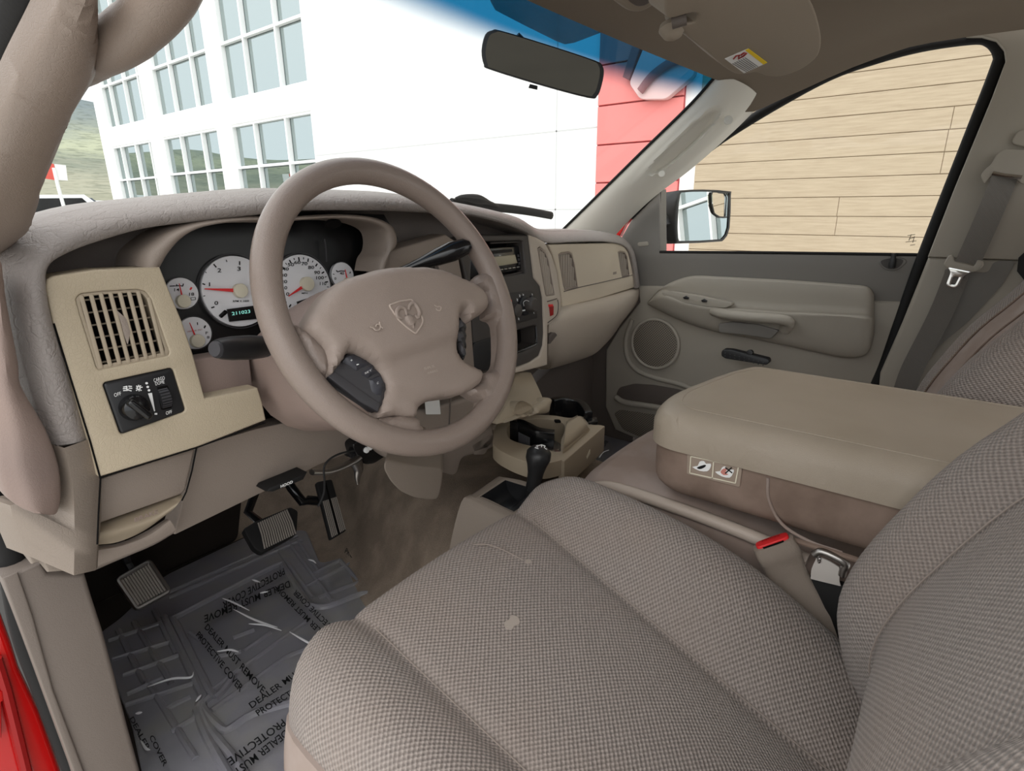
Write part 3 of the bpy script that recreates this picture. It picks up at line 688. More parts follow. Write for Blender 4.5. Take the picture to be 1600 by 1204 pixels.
# ================================================================== dashboard
DA = thing('dashboard', 'grey and taupe dashboard spanning the cab below the windshield', 'dashboard', (.42, .40, -.15))
ST = [  # inner edge, outer edge, depth of the inner edge, depth of the outer edge
 ((137, 682), (68, 692), .14, .15), ((122, 630), (52, 640), .14, .15), ((100, 560), (30, 570), .14, .155), ((82, 505), (16, 505), .14, .16),
 ((72, 450), (4, 452), .142, .17), ((75, 417), (2, 405), .15, .19), ((100, 397), (14, 372), .155, .20), ((150, 377), (44, 346), .16, .205),
 ((225, 356), (134, 322), .16, .205), ((300, 346), (250, 309), .16, .20), ((400, 335), (340, 301), .155, .195), ((463, 328), (419, 296), .15, .19),
 ((584, 328), (557, 299), .15, .19), ((662, 331), (620, 303), .15, .19), ((723, 334), (704, 315), .155, .20), ((778, 346), (767, 328), .16, .205),
 ((820, 361), (808, 340), .17, .21), ((852, 379), (842, 358), .19, .23), ((900, 378), (893, 359), .205, .25), ((950, 378), (940, 362), .225, .27),
 ((979, 387), (970, 370), .24, .28), ((990, 416), (989, 392), .245, .275), ((995, 450), (999, 446), .245, .27)]
rows = []
for i, (a, b, ya, yb) in enumerate(ST):
    p, q = pY(ya, *a), pY(yb, *b); d = (q-p); 
    nn = V((0, -1, .25)) if i > 5 else V((-.2, -1, .0))
    bul = .014 if i < 14 else .010 if i < 17 else .006
    r = [p+V((0, .10, 0)), p+V((0, .02, 0)), p, p.lerp(q, .25)+nn*bul, p.lerp(q, .6)+nn*bul*1.05, p.lerp(q, .88)+nn*bul*.45, q]
    if i < 5: r += [q+V((-.012, .05, .0)), q+V((-.02, .16, 0)), q+V((-.02, .40, 0))]
    elif i < 7: r += [q+V((-.006, .05, .004)), q+V((-.01, .15, 0)), q+V((-.01, .40, -.05))]
    else: r += [q+V((0, .04, .002)), q+V((0, .15, -.012)), V((q.x, min(.66, wsY(q.x, .02)-.01), .02))]
    rows.append(r)
obj('padded_top', grid(rows, 3, 4), M['pad'], DA)
# dark recess behind the brow and the body of the dash
core = bmesh.new()
box((.02, .36, -.06), (.70, .16, .20), bm=core); box((.72, .42, -.12), (.86, .14, .26), bm=core)
obj('inner_body', core, M['taupe_dk'], DA, smooth=False)
bp = [pY(.235, *p) for p in ((60, 470), (60, 400), (130, 372), (300, 338), (500, 322), (660, 330), (770, 352), (845, 386), (850, 420), (560, 460), (300, 470))]
obj('brow_recess', plate(bp, (0, .02, 0)), M['taupe_dk'], DA)

def rc2d(uv, r): return [(p.x, p.y) for p in rc([V((u, v, 0)) for u, v in uv], r, 4)]
# ---- left bezel with vent and lamp switch
BZ = planeY(.14, .15)
o_uv = zB((282, 470), (296, 424), (340, 405), (600, 366), (1000, 350), (1052, 480), (1140, 690), (1210, 900), (1280, 1166)) + zC((1300, 86), (1600, 25)) + [(403, 606), (410, 628), (416, 656)] + zC((1230, 396), (622, 581), (560, 350), (450, 0)) + zB((330, 700))
vent_o = rc2d(zB((475, 545), (505, 515), (640, 500), (860, 488), (910, 500), (940, 540), (985, 660), (1060, 880), (1055, 900), (620, 992), (605, 975), (545, 780), (500, 640)), 4)
sw_o = rc2d(zB((640, 1072), (1080, 975)) + zC((1165, 170), (755, 318)), 7)
bz = obj('left_bezel', plate(BZ.pts(o_uv), (0, .035, 0), [BZ.pts(vent_o), BZ.pts(sw_o)], bevel=.006, seg=4), M['tan'], DA)
def vent(name, pl, out, nsl, ncross, par, mtl, depth=.02, tilt=.0, label=None, slat_w=.004, recess=.003, cat=True):
    """louvred outlet: frame ring, dark back, upright slats following the outline"""
    O = [pl.at(*p) for p in out]; c = sum(O, V())/len(O); n = pl.n
    inner = [c+(p-c)*.91 for p in O]
    fr = obj(name, plate([p-n*.001 for p in O], -n*depth, [[p-n*.001 for p in inner]], bevel=.0012, seg=2), mtl, par)
    obj('back', plate([p-n*depth*.98 for p in O], -n*.003), M['hole'], fr, smooth=False)
    # slats run between the top and bottom edges
    k = len(out); return fr, O, c
def clip_line(poly, p, d, n):
    """the two points where the line p+d*t crosses the flat outline"""
    s = n.cross(d).normalized(); ts = []
    for a, b in zip(poly, poly[1:]+poly[:1]):
        fa, fb = (a-p).dot(s), (b-p).dot(s)
        if fa*fb < 0: q = a.lerp(b, fa/(fa-fb)); ts.append((q-p).dot(d)/d.dot(d))
    ts.sort(); return ts
def louvres(fr, O, n, nsl, ncr, w, deep, mtl, angle=.35, updir=None, cross_mat=None, lift=.0015):
    c = sum(O, V())/len(O); up = (updir or V((0, 0, 1))); up = (up - n*up.dot(n)).normalized(); sd = up.cross(n).normalized()
    xs_ = [(p-c).dot(sd) for p in O]; ys_ = [(p-c).dot(up) for p in O]
    if ncr:
        b = bmesh.new()
        for i in range(ncr):
            y = min(ys_)+(max(ys_)-min(ys_))*(i+.5)/ncr; ts = clip_line(O, c+up*y, sd, n)
            if len(ts) < 2: continue
            a, e = c+up*y+sd*ts[0], c+up*y+sd*ts[-1]
            box((a+e)/2-n*(deep+.006), ((e-a).length, .0016, .008), frame_of(n, up), bm=b)
        obj('cross_vane', b, cross_mat or mtl, fr, smooth=False)
    for i in range(nsl):
        x = min(xs_)+(max(xs_)-min(xs_))*(i+.7)/(nsl+.4); ts = clip_line(O, c+sd*x, up, n)
        if len(ts) < 2: continue
        a, e = c+sd*x+up*ts[0], c+sd*x+up*ts[-1]
        R = frame_of(n, up) @ Matrix.Rotation(angle, 3, 'Y')
        obj('slat', box((a+e)/2-n*(deep/2-lift), (w, (e-a).length*.97, deep), R, bevel=w*.3), mtl, fr)
fr, O, c = vent('air_vent', BZ, vent_o, 0, 0, DA, M['tan_smooth'])
louvres(fr, O, BZ.n, 8, 6, .0042, .008, M['tan_smooth'], -.25, lift=.0)
q = [BZ.at(*p) for p in zB((728, 615), (790, 670), (815, 750), (800, 835), (775, 770), (755, 690))]
obj('thumb_wheel', plate(rc(q, .002), (0, .012, 0), bevel=.0015), M['taupe'], fr)
# lamp switch panel
SW = planeY(.14, .15)
sw = obj('lamp_switch_panel', plate(SW.pts(sw_o, -.001), (0, .02, 0), bevel=.004, seg=3), M['black'], DA)
kc = SW.at(*zC((835, 145))[0]); kn = SW.n
obj('rotary_knob', lathe([(.0145, 0), (.0145, .004), (.0125, .012), (.008, .0145), (.001, .015)], kc, kn, 32), M['gloss'], sw)
a, b = SW.at(*zC((765, 95))[0]), SW.at(*zC((915, 205))[0]); d = (b-a).normalized()
obj('knob_grip', box((a+b)/2+kn*.014, ((b-a).length*.95, .0085, .012), Matrix((d, kn.cross(d), kn)).transposed(), bevel=.0035, seg=3), M['gloss'], sw)
a = [SW.at(*p, .0) for p in zC((980, 20), (1050, 5), (1082, 130), (1075, 150), (1010, 165))]
tw = obj('dimmer_wheel', plate(rc(a, .002), (0, .006, 0), bevel=.001), M['hole'], sw)
c0 = SW.at(*zC((1028, 85))[0]); ax = (SW.at(*zC((1070, 75))[0])-SW.at(*zC((990, 95))[0])).normalized()
rb = lathe([(.0115, -.0055), (.0125, -.005), (.0125, .005), (.0115, .0055)], c0-kn*.006, ax, 24); obj('wheel', rb, M['black'], tw)
rb = bmesh.new()
for k in range(24):
    an = 2*math.pi*k/24; rr = frame_of(ax)
    p = c0-kn*.006+rr @ V((math.cos(an)*.0125, math.sin(an)*.0125, 0)); strip(p-ax*.0048, p+ax*.0048, .0013, (p-c0+kn*.006), rb, .0007)
bmesh.ops.recalc_face_normals(rb, faces=rb.faces); obj('ridges', rb, M['charcoal'], tw, smooth=False)
for w_ in [('OFF', *zC((715, 80), (758, 68), (710, 58))), ('OFF', *zC((1038, 192), (1076, 180), (1034, 172))), ('CARGO', *zB((962, 1068), (1030, 1050), (958, 1046))), ('DOME', *zB((972, 1088), (1028, 1074), (968, 1068)))]:
    obj('lettering', words_on(SW, [w_], .0012, .0), M['white'], sw, smooth=False)
ic = bmesh.new()
for (x0, y0, x1, y1) in ((770, 18, 790, 14), (768, 28, 788, 26), (770, 40, 790, 38), (802, 12, 824, 14), (804, 24, 826, 26), (802, 36, 822, 42), (792, 10, 792, 42), (800, 30, 800, 40), (850, 24, 858, 26), (880, 20, 890, 18), (866, 4, 866, 10), (868, 36, 870, 44), (852, 10, 858, 15), (876, 34, 884, 40), (880, 8, 874, 14), (850, 40, 858, 34)):
    strip(SW.at(*zC((x0, y0))[0], .001), SW.at(*zC((x1, y1))[0], .001), .0011, kn, ic)
for (x, y) in ((917, 1074), (924, 1097), (932, 1118)): merge(ic, disc(SW.at(*zB((x, y))[0], .0012), kn, .0013, .0006, 12))
merge(ic, plate(SW.pts(zC((926, 58), (950, 54), (970, 168), (964, 170)), .0012), (0, .0006, 0)))
strip(SW.at(*zC((966, 185))[0], .001), SW.at(*zC((982, 185))[0], .001), .002, kn, ic)
merge(ic, tube([SW.at(867+0, 0) for _ in range(0)] or cr([SW.at(*p, .0012) for p in zC((858, 24), (866, 14), (876, 22), (868, 34))], 4, True), .0006, 6, closed=True))
bmesh.ops.recalc_face_normals(ic, faces=ic.faces); obj('symbols', ic, M['white'], sw, smooth=False)

# ---- panel under the instrument cluster, with the column opening
UP_ = planeY(.165, .15)
o = UP_.pts([(296, 563), (340, 556), (389, 547), (396, 606), (322, 624), (305, 590)])
obj('under_cluster_panel', plate(o, (0, .03, 0), bevel=.003), M['mauve'], DA)

obj('column_gap', plate([pY(.25, *p) for p in ((380, 520), (560, 500), (640, 560), (620, 680), (400, 690))], (0, .01, 0)), M['hole'], DA, smooth=False)
for q in ([(157, 746), (230, 723), (307, 699), (360, 680), (414, 660)], [(307, 699), (300, 735), (291, 768), (284, 782)], [(84, 505), (113, 600), (141, 690), (157, 748), (154, 800), (152, 850)]):
    obj('panel_gap', tube([BZ.at(*p, .0002) for p in q], .0009, 6), M['hole'], DA)
# ---- end trim at the far left
E1 = planeY(.135, .0)
rowsuv = [zC((275, 372), (375, 378), (545, 334)), zC((300, 420), (392, 440), (562, 400)), zC((345, 560), (420, 560), (602, 560)), zC((352, 690), (435, 690), (606, 700)), zC((262, 800), (440, 850), (602, 880)), zC((85, 780), (440, 990), (590, 1020)), zC((200, 1100), (436, 1165), (584, 1150))]
rows = []
for r in rowsuv:
    a, b, c_ = (E1.at(*p) for p in r); b = b+V((0, -.022, 0))*.6
    rows.append([a+V((-.01, .05, 0)), a+V((0, .012, 0)), b, c_+V((0, -.006, 0)), c_+V((.004, .0, 0)), c_+V((.004, .05, 0))])
fullrows = []
for r in rows: fullrows.append(r)
bm = grid([[p for p in r] for r in fullrows], 1, 3); obj('end_trim', bm, M['beige'], DA)
lw = [pY(.155, *p) for p in zC((40, 775), (178, 752), (262, 800), (330, 800), (440, 850), (440, 1170), (300, 1180), (270, 1110), (200, 1130), (120, 900))]
obj('lower_end_trim', plate(lw, (0, .04, 0), bevel=.004), M['beige'], DA)
# bulging mauve cover on the dash end
cv = [zB((-70, 350), (-30, 300), (5, 420)), zB((-90, 520), (-40, 440), (20, 560)), zB((-100, 800), (-10, 760), (90, 930)), zC((-80, 0), (20, -20), (110, 10)), zC((-40, 300), (100, 260), (255, 270)), zC((-30, 500), (130, 470), (335, 500)), zC((10, 660), (180, 650), (352, 690)), zC((60, 720), (200, 745), (335, 785)), zC((160, 740), (225, 775), (320, 800))]
rows = []
for r in cv:
    a, b, c_ = (pY(.125, *p) for p in r)
    rows.append([a+V((0, .05, 0)), a, a.lerp(b, .6)+V((-.004, -.012, 0)), b+V((0, -.018, 0)), c_+V((0, -.008, 0)), c_+V((.002, .004, 0)), c_+V((-.002, .03, 0))])
obj('end_cover', grid(rows, 3, 3), M['mauve'], DA)
# side window outlet, upper left
dv = [pX(-.372, *p) for p in zB((-80, 170), (-40, 210), (110, 135), (60, 115))]
df = obj('side_vent', plate([pY(.17, *p) for p in zB((-60, 250), (-60, 150), (60, 115), (118, 122), (40, 185))], (0, .01, 0), bevel=.001), M['mauve'], DA)
for k in range(4): obj('slat', tube([pY(.168, *p) for p in zB((-60, 175+22*k), (20, 138+18*k), (105-14*k, 122+16*k))], .0011, 6), M['hole'], df)

# ---- knee panel, brake release, lower edge
KN = planeY(.118, -.30)
o = KN.pts([*zC((1240, 395)), (340, 688), (400, 670), (470, 655), (530, 642), (600, 635), (640, 650), (600, 690), *zL((1020, 5), (880, 62), (700, 150), (345, 322)), *zC((1090, 938), (1150, 690))])
obj('knee_panel', plate(o, (.0, .035, .0), bevel=.006, seg=4), M['taupe'], DA)
BR = planeY(.118, -.18)
o = BR.pts(zC((622, 592), (1222, 402), (1165, 655), (1140, 690), (618, 875)))
obj('brake_panel', plate(o, (0, .03, 0), bevel=.004), M['taupe'], DA)
hb = [BR.pts(zC((618, 888), (800, 832), (1000, 758), (1142, 695)), -.001), BR.pts(zC((615, 930), (800, 885), (980, 820), (1125, 730)), .011), BR.pts(zC((612, 975), (790, 920), (960, 862), (1090, 775)), .012), BR.pts(zC((612, 1003), (740, 985), (900, 915), (1060, 800)), .002)]
bh = obj('brake_handle', grid(hb, 5, 4, thick=(0, .012, 0)), M['tan_smooth'], DA)
BRT = Plane(hb[1][1].lerp(hb[2][1], .5)+BR.n*.0035, BR.n)
obj('lettering', words_on(BRT, [('BRAKE', *zC((842, 862), (988, 806), (838, 835)))], .0002, .02), M['mauve'], bh, smooth=False)
lt = [BR.pts(zC((612, 1008), (750, 990), (900, 925), (1040, 838)), -.012), BR.pts(zC((600, 1040), (760, 1010), (930, 945), (1062, 850)), .0), BR.pts(zC((592, 1120), (760, 1060), (960, 985), (1096, 905)), .0), BR.pts(zC((588, 1150), (760, 1085), (960, 1000), (1085, 930)), -.008), BR.pts(zC((600, 1160), (760, 1090), (960, 1005), (1080, 935)), -.06)]
obj('lower_lip', grid(lt, 4, 4), M['taupe'], DA)
# hood release tag under the knee panel
HR = planeY(.165)
hr = obj('hood_release', plate(HR.pts(zAA((235, 560), (260, 525), (500, 425), (640, 365), (600, 440), (480, 490), (300, 560))), (0, .03, 0), bevel=.003), M['black_soft'], DA)
obj('lettering', words_on(HR, [('HOOD', *zAA((370, 520), (490, 470), (368, 492)))], .001, .03), M['white'], hr, smooth=False)

# ================================================================== instrument cluster
CL = planeY(.205, .15)
IC = thing('instrument_cluster', 'black instrument cluster with white dials behind the steering wheel', 'instrument cluster', CL.at(420, 450))
outer = zD((-20, 340), (0, 250), (80, 170), (200, 95), (400, 45), (700, 20)) + zE((452-400, 0),)[:0] + [(452, 337), (520, 333), (557, 334), (594, 340), (616, 353), (622, 372), (619, 388), (604, 400), (600, 420)]
inner = zD((105, 370), (120, 345), (170, 260), (250, 170), (350, 110), (500, 75)) [:6] + zD((700, 60)) + [(450, 345), (505, 341), (545, 342), (578, 347), (600, 358), (606, 374), (604, 392), (596, 405), (592, 425)]
while len(outer) < len(inner): outer.append(outer[-1])
inner = inner[:len(outer)]
oA = [pY(.165, *p) for p in outer]; iA = [pY(.158, *p) for p in inner]
cen_ = pY(.158, 420, 450)
iB = [CL.p + V((0, 0, 0)) for _ in iA]
iB = [V((p.x, .212, p.z)) + (V((cen_.x, 0, cen_.z))-V((p.x, 0, p.z)))*.03 for p in iA]
rows = [[p+V((0, .07, -.004)) for p in oA], [p+V((0, .012, -.001)) for p in oA], [p.lerp(q, .4)+V((0, -.007, 0)) for p, q in zip(oA, iA)], iA, [p.lerp(q, .5) for p, q in zip(iA, iB)], iB]
obj('hood', grid(rows, 3, 4), M['taupe'], IC)
bk = [(232, 420), (262, 380), (330, 340), (450, 330), (600, 335), (622, 372), (610, 450), (590, 520), (480, 560), (395, 553), (297, 566), (270, 500)]
obj('backing', plate(CL.pts(bk, -.012), (0, .01, 0)), mat('cluster_black', rgb(17, 17, 19), .3, .4), IC)
obj('recess_hole', disc(pY(.158, *zE((490, 462))[0])+V((0, .012, 0)), (0, -.7, -.7), .008, .004, 20, sx=1.8), M['hole'], IC)
def dial(name, cpx, rpx, hub, hubr, needle, ticks, nums, label=None, arc=None):
    c = CL.at(*cpx, -.006); r = (CL.at(cpx[0]-rpx, cpx[1], -.006)-c).length; n = CL.n
    d = obj(name, disc(c, n, r, .006, 64, .0008), M['dial'], IC)
    rim = obj('rim', tube([c+frame_of(n) @ V((math.cos(a)*r*1.05, math.sin(a)*r*1.05, -.001)) for a in [2*math.pi*k/48 for k in range(48)]], r*.018, 6, closed=True), M['charcoal'], d)
    P2 = Plane(c, n); h = P2.at(*hub); hr_ = (P2.at(hub[0]-hubr, hub[1])-h).length
    mk = bmesh.new()
    for a, b, w in ticks: strip(P2.at(*a, .0004), P2.at(*b, .0004), w*r, n, mk, .0003)
    bmesh.ops.recalc_face_normals(mk, faces=mk.faces)
    for s_, u0, v0, wpx, hpx in nums:
        o = P2.at(u0, v0, .0006); x = P2.at(u0+wpx, v0-wpx*.02, .0006)-o; y = P2.at(u0, v0-hpx, .0006)-o
        merge(mk, text_bm(s_, o, x, y, bold=.012))
    obj('numerals', mk, M['ink'], d, smooth=False)
    tip = P2.at(*needle, .004); dr = (tip-h); 
    sd = dr.cross(n).normalized(); hh = h+n*.004
    nb_ = plate([hh-sd*r*.055+dr*.1, hh+sd*r*.055+dr*.1, tip+sd*r*.012, tip-sd*r*.012], -n*.0012); obj('needle', nb_, M['red'], d, smooth=False)
    obj('hub', disc(h+n*.008, n, hr_, .007, 32, .001), M['ivory'], d)
    return d, P2
# tachometer
tc_ = zD((603, 498))[0]
def ring_ticks(c, rx, ry, angs, l, w): return [((c[0]+rx*math.cos(a), c[1]-ry*math.sin(a)), (c[0]+rx*(1-l)*math.cos(a), c[1]-ry*(1-l)*math.sin(a)), w) for a in angs]
cT = (372, 455); rT = 55
tt = [(p[0], p[1], .035) for p in [zD((385, 452), (402, 458)), zD((455, 330), (472, 350)), zD((617, 312), (617, 335)), zD((440, 603), (460, 597))]] + [(p[0], p[1], .02) for p in [zD((402, 378), (410, 384)), zD((534, 303), (538, 316)), zD((390, 530), (402, 527))]]
dT, PT = dial('tachometer', cT, 57, zD((612, 497))[0], 11, zD((400, 484))[0], tt, [('1', *zD((425, 468))[0], 1.8, 6), ('2', *zD((478, 382))[0], 6, 6.5), ('3', *zD((602, 372))[0], 5.5, 6.5), ('0', *zD((459, 585))[0], 6, 6), ('RPM X 1000', *zD((575, 568))[0], 25, 3.2)])
od = obj('odometer', plate([CL.at(*p, -.003) for p in zD((540, 612), (705, 590), (728, 672), (555, 690))], (0, .002, 0)), M['gloss'], dT)
OP = Plane(CL.at(390, 488, -.002), CL.n)
t = NT('lit_digits'); t.b.inputs['Base Color'].default_value = rgb(150, 235, 220); t.b.inputs['Emission Color'].default_value = rgb(150, 235, 220); t.b.inputs['Emission Strength'].default_value = .35; M['digits'] = t.m
obj('digits', words_on(OP, [('211023', *zD((570, 650), (684, 634), (567, 630)))], .0006, .0), M['digits'], dT, smooth=False)
obj('reset_stem', tube([CL.at(*zD((500, 655))[0], .002), CL.at(*zD((530, 628))[0], .012)], .0028, 10), M['gloss'], dT)
# speedometer
cS = (475, 446); rS = 45
ang = [math.radians(a) for a in (212, 190, 168, 148, 128, 108, 90, 72, 52, 32, 12, -8)]
ts = []
SP = Plane(CL.at(*cS, -.006), CL.n); cSw = SP.at(*cS); rSw = (SP.at(cS[0]-rS+3, cS[1])-cSw).length; Rm = frame_of(CL.n)
def SPpx(a, k):  # a point on the speedometer ring as a direction pair for strip()
    return cSw + Rm @ V((math.cos(a)*rSw*k, math.sin(a)*rSw*k, .0004))
dS, PS = dial('speedometer', cS, rS, zD((1030, 455))[0], 10, zD((925, 530))[0], [], [(s_, *zD(p)[0], w, 5.2) for s_, p, w in (('10', (884, 488), 7.5), ('20', (874, 450), 10), ('30', (874, 410), 10), ('40', (884, 371), 10), ('50', (917, 344), 10), ('60', (958, 330), 10), ('70', (1003, 338), 9.5), ('80', (1045, 361), 9.5), ('90', (1083, 393), 9), ('100', (1095, 426), 12), ('110', (1118, 462), 10), ('0', (907, 527), 5))] + [('MPH', *zD((1005, 517))[0], 9, 2.6)])
mk = bmesh.new()
for k in range(25):
    a = math.radians(222-11*k); strip(SPpx(a, .98), SPpx(a, .86 if k % 2 == 0 else .91), rSw*(.045 if k % 2 == 0 else .025), CL.n, mk, .0003)
bmesh.ops.recalc_face_normals(mk, faces=mk.faces); obj('tick_ring', mk, M['ink'], dS, smooth=False)
obj('gear_display', plate([CL.at(*p, -.003) for p in zD((978, 565), (1040, 545), (1060, 610), (990, 625))], (0, .002, 0)), M['gloss'], dS)
# small dials
vt = [(zD((180, 468), (213, 466))[0], zD((180, 468), (213, 466))[1], .06), (*zD((215, 466), (245, 464)), .06), (*zD((245, 464), (262, 468)), .06), (*zD((262, 468), (266, 452)), .06), (*zD((223, 455), (225, 464)), .05)]
dV, PV = dial('voltmeter', (285, 458), 26.5, zD((257, 563))[0], 11, zD((241, 450))[0], vt, [('14', *zD((208, 500))[0], 8, 4.8), ('18', *zD((301, 528))[0], 8, 5)])
b = bmesh.new(); strip(PV.at(*zD((308, 490))[0], .0005), PV.at(*zD((318, 475))[0], .0005), .002, CL.n, b); bmesh.ops.recalc_face_normals(b, faces=b.faces); obj('red_mark', b, M['red'], dV, smooth=False)
b = bmesh.new(); q = [PV.at(*p, .0005) for p in zD((312, 540), (340, 536), (342, 552), (314, 555))]
for i in range(4): strip(q[i-1], q[i], .0005, CL.n, b)
bmesh.ops.recalc_face_normals(b, faces=b.faces); obj('battery_symbol', b, M['ink'], dV, smooth=False)
ft = [(*zD((353, 693), (355, 710)), .05), (*zD((404, 713), (396, 730)), .08)]
dF, PF = dial('fuel_gauge', (305, 520), 27, zD((345, 810))[0], 11, zD((306, 695))[0], ft, [('F', *zD((404, 768))[0], 4, 4.2), ('8', *zD((412, 795))[0], 4, 4)])
obj('small_print', words_on(PF, [('DIESEL FUEL ONLY', *zD((290, 757), (384, 742), (289, 748)))], .0006, 0), M['darkred'], dF, smooth=False)
ot = [(*zD((1222, 368), (1228, 378)), .08), (*zD((1228, 378), (1250, 372)), .07), (*zD((1250, 372), (1278, 374)), .07), (*zD((1310, 378), (1306, 388)), .08), (*zD((1200, 392), (1210, 394)), .05)]
dO, PO = dial('oil_gauge', (536, 430), 17.5, (541, 440), 5, zD((1278, 362))[0], ot, [('40', *zD((1243, 396))[0], 6.5, 4.2), ('0', *zD((1209, 428))[0], 3, 4)])
lens_l = obj('divider', tube([CL.at(*p, .0) for p in zE((408, 545), (415, 600), (420, 680))], .0012, 6), M['charcoal'], IC)
# ================================================================== centre stack
CS = planeY(.175, .12)
KS = thing('center_stack', 'charcoal and tan centre stack with radio, heater knobs and cubby', 'console panel', CS.at(800, 480))
# left light panel with vent between cluster and stack
LP = planeY(.165, .12)
o = LP.pts([(592, 402), (600, 395)] + zE((1130, 518), (1190, 560), (1215, 700), (1235, 800)) + [(735, 470), (738, 520), (742, 575), (700, 575), (690, 480), (600, 440)])
vo = zE((912, 700), (925, 685), (990, 662), (1050, 655), (1080, 665), (1095, 740), (1100, 830), (960, 850), (930, 780))
obj('left_panel', plate(o, (0, .04, 0), [LP.pts(vo)], bevel=.003), M['taupe'], KS)
f, O, c = vent('air_vent', LP, vo, 0, 0, KS, M['taupe_dk'], .012); louvres(f, O, LP.n, 8, 0, .0016, .006, M['taupe_dk'], -.2, lift=-.002)
# dark surround
o = CS.pts(zE((1195, 560),) + [(716, 378), (748, 367)] + zG((640, 133), (672, 470), (722, 532), (740, 620), (750, 900), (742, 1000), (712, 1080), (640, 1130), (530, 1172)) + [(775, 583), (745, 582), (741, 560), (735, 470)])
rad = zG((180, 190), (560, 180), (585, 190), (606, 420), (600, 435), (180, 490))
cub = zG((400, 930), (540, 880), (680, 842), (692, 850), (700, 985), (690, 1000), (540, 1060), (400, 1110))
cub2 = zF((1350, 470), (1370, 420), (1420, 400), (1420, 560), (1400, 590), (1350, 570))
obj('surround', plate(o, (0, .05, 0), [CS.pts(rad), CS.pts(cub)], bevel=.004), M['stack'], KS)
for nm, q in (('radio_recess', rad), ('cubby', cub)): obj(nm, plate(CS.pts(q, -.045), (0, .004, 0)), M['hole'], KS, smooth=False)
obj('cubby_rim', tube(cr([p for p in CS.pts(zG((420, 1095), (540, 1048), (680, 990), (690, 970), (684, 850)), .0)], 3), .0022, 8), M['gloss'], KS)
obj('ash_tray_face', plate(rc(CS.pts(zF((1295, 440), (1420, 400), (1425, 600), (1290, 615)), .002), .006), (0, .004, 0), bevel=.002), M['black'], KS)
# tan frame and right-hand vent column
o_uv = zG((634, 126), (660, 135), (760, 192), (812, 290), (855, 420), (886, 640), (886, 720), (862, 780), (800, 830), (782, 840), (780, 1150), (735, 1165), (530, 1215), (530, 1176), (640, 1134), (716, 1084), (746, 1000), (754, 900), (744, 620), (726, 530), (676, 468))
vo = zG((704, 240), (720, 228), (762, 262), (790, 330), (838, 600), (832, 606), (776, 614), (765, 600))
obj('right_frame', plate(CS.pts(o_uv, .004), (0, .05, 0), [CS.pts(vo, .004)], bevel=.004), M['bin'], KS)
PV_ = Plane(CS.p+CS.n*.003, CS.n)
f, O, c = vent('air_vent', PV_, vo, 0, 0, KS, M['taupe'], .014); louvres(f, O, CS.n, 7, 0, .0018, .006, M['bin'], .25, lift=-.003)
for uvs in (zG((775, 655), (850, 632)), zG((780, 820), (850, 760), (862, 680), (856, 640))):
    obj('groove', tube(cr(CS.pts(uvs, .0045), 4), .0012, 6), M['taupe_dk'], KS)
rs = obj('airbag_lock', plate(CS.pts(zG((790, 690), (812, 680), (828, 690), (826, 760), (800, 770)), .005), (0, .004, 0), bevel=.001), M['darkred'], KS)
obj('key_slot', plate(CS.pts(zG((795, 678), (822, 676), (824, 694), (796, 696)), .008), (0, .004, 0), bevel=.001), M['red'], rs)
# radio
RP = Plane(CS.p+V((0, .012, 0)), CS.n)
ra = obj('radio', plate(RP.pts(zG((170, 250), (330, 232), (565, 218), (590, 405), (420, 440), (170, 480))), (0, .02, 0), bevel=.003), M['gloss'], KS)
obj('trim_ring', tube(RP.pts(zG((330, 198), (568, 188), (596, 420), (420, 460)), .004), .0018, 8), M['stack'], ra)
obj('display', plate(RP.pts(zG((345, 308), (525, 288), (545, 355), (372, 382)), .002), (0, .002, 0), bevel=.001), mat('olive_display', rgb(170, 160, 130), .3, .4), ra)
obj('slot_trim', plate(RP.pts(zG((330, 258), (500, 244), (503, 265), (335, 284)), .002), (0, .002, 0)), M['black_soft'], ra)
for x in (0, 1, 2, 3, 4): obj('button', plate(RP.pts(zG((410+32*x, 402-5*x), (432+32*x, 398-5*x), (434+32*x, 408-5*x), (412+32*x, 412-5*x)), .003), (0, .002, 0), bevel=.0005), M['steel'], ra)
for y in (0, 1, 2): obj('button', plate(RP.pts(zG((543+4*y, 288+30*y), (556+4*y, 286+30*y), (560+4*y, 306+30*y), (547+4*y, 309+30*y)), .003), (0, .002, 0), bevel=.0005), M['charcoal'], ra)
obj('side_button', plate(RP.pts(zG((562, 270), (572, 268), (580, 335), (570, 338)), .003), (0, .002, 0), bevel=.0005), M['charcoal'], ra)
obj('lettering', words_on(RP, [('Pioneer', *zG((398, 300), (415, 297), (397, 292)))], .003), M['white'], ra, smooth=False)
# heater controls
HC = Plane(CS.p+CS.n*.001, CS.n)
hc = obj('heater_panel', plate(HC.pts(zG((470, 588), (640, 565), (668, 570), (684, 610), (702, 770), (698, 785), (540, 830), (480, 840))), (0, .01, 0), bevel=.002), mat('heater_black', rgb(52, 48, 46), .5), KS)
kc = HC.at(*zG((595, 685))[0])
kb = obj('knob_base', disc(kc+HC.n*.006, HC.n, .021, .006, 32, .002), M['black'], hc)
obj('knob', lathe([(.0165, 0), (.0155, .014), (.012, .018), (.001, .0185)], HC.at(*zG((618, 682))[0])+HC.n*.004, HC.n, 32), M['stack'], hc)
b = bmesh.new(); strip(HC.at(*zG((562, 728))[0], .008), HC.at(*zG((600, 722))[0], .008), .0025, HC.n, b, .001); bmesh.ops.recalc_face_normals(b, faces=b.faces); obj('pointer', b, M['white'], hc, smooth=False)
obj('knob', lathe([(.014, 0), (.013, .014), (.001, .018)], HC.at(*zG((510, 725))[0]), HC.n, 28), M['stack'], hc)
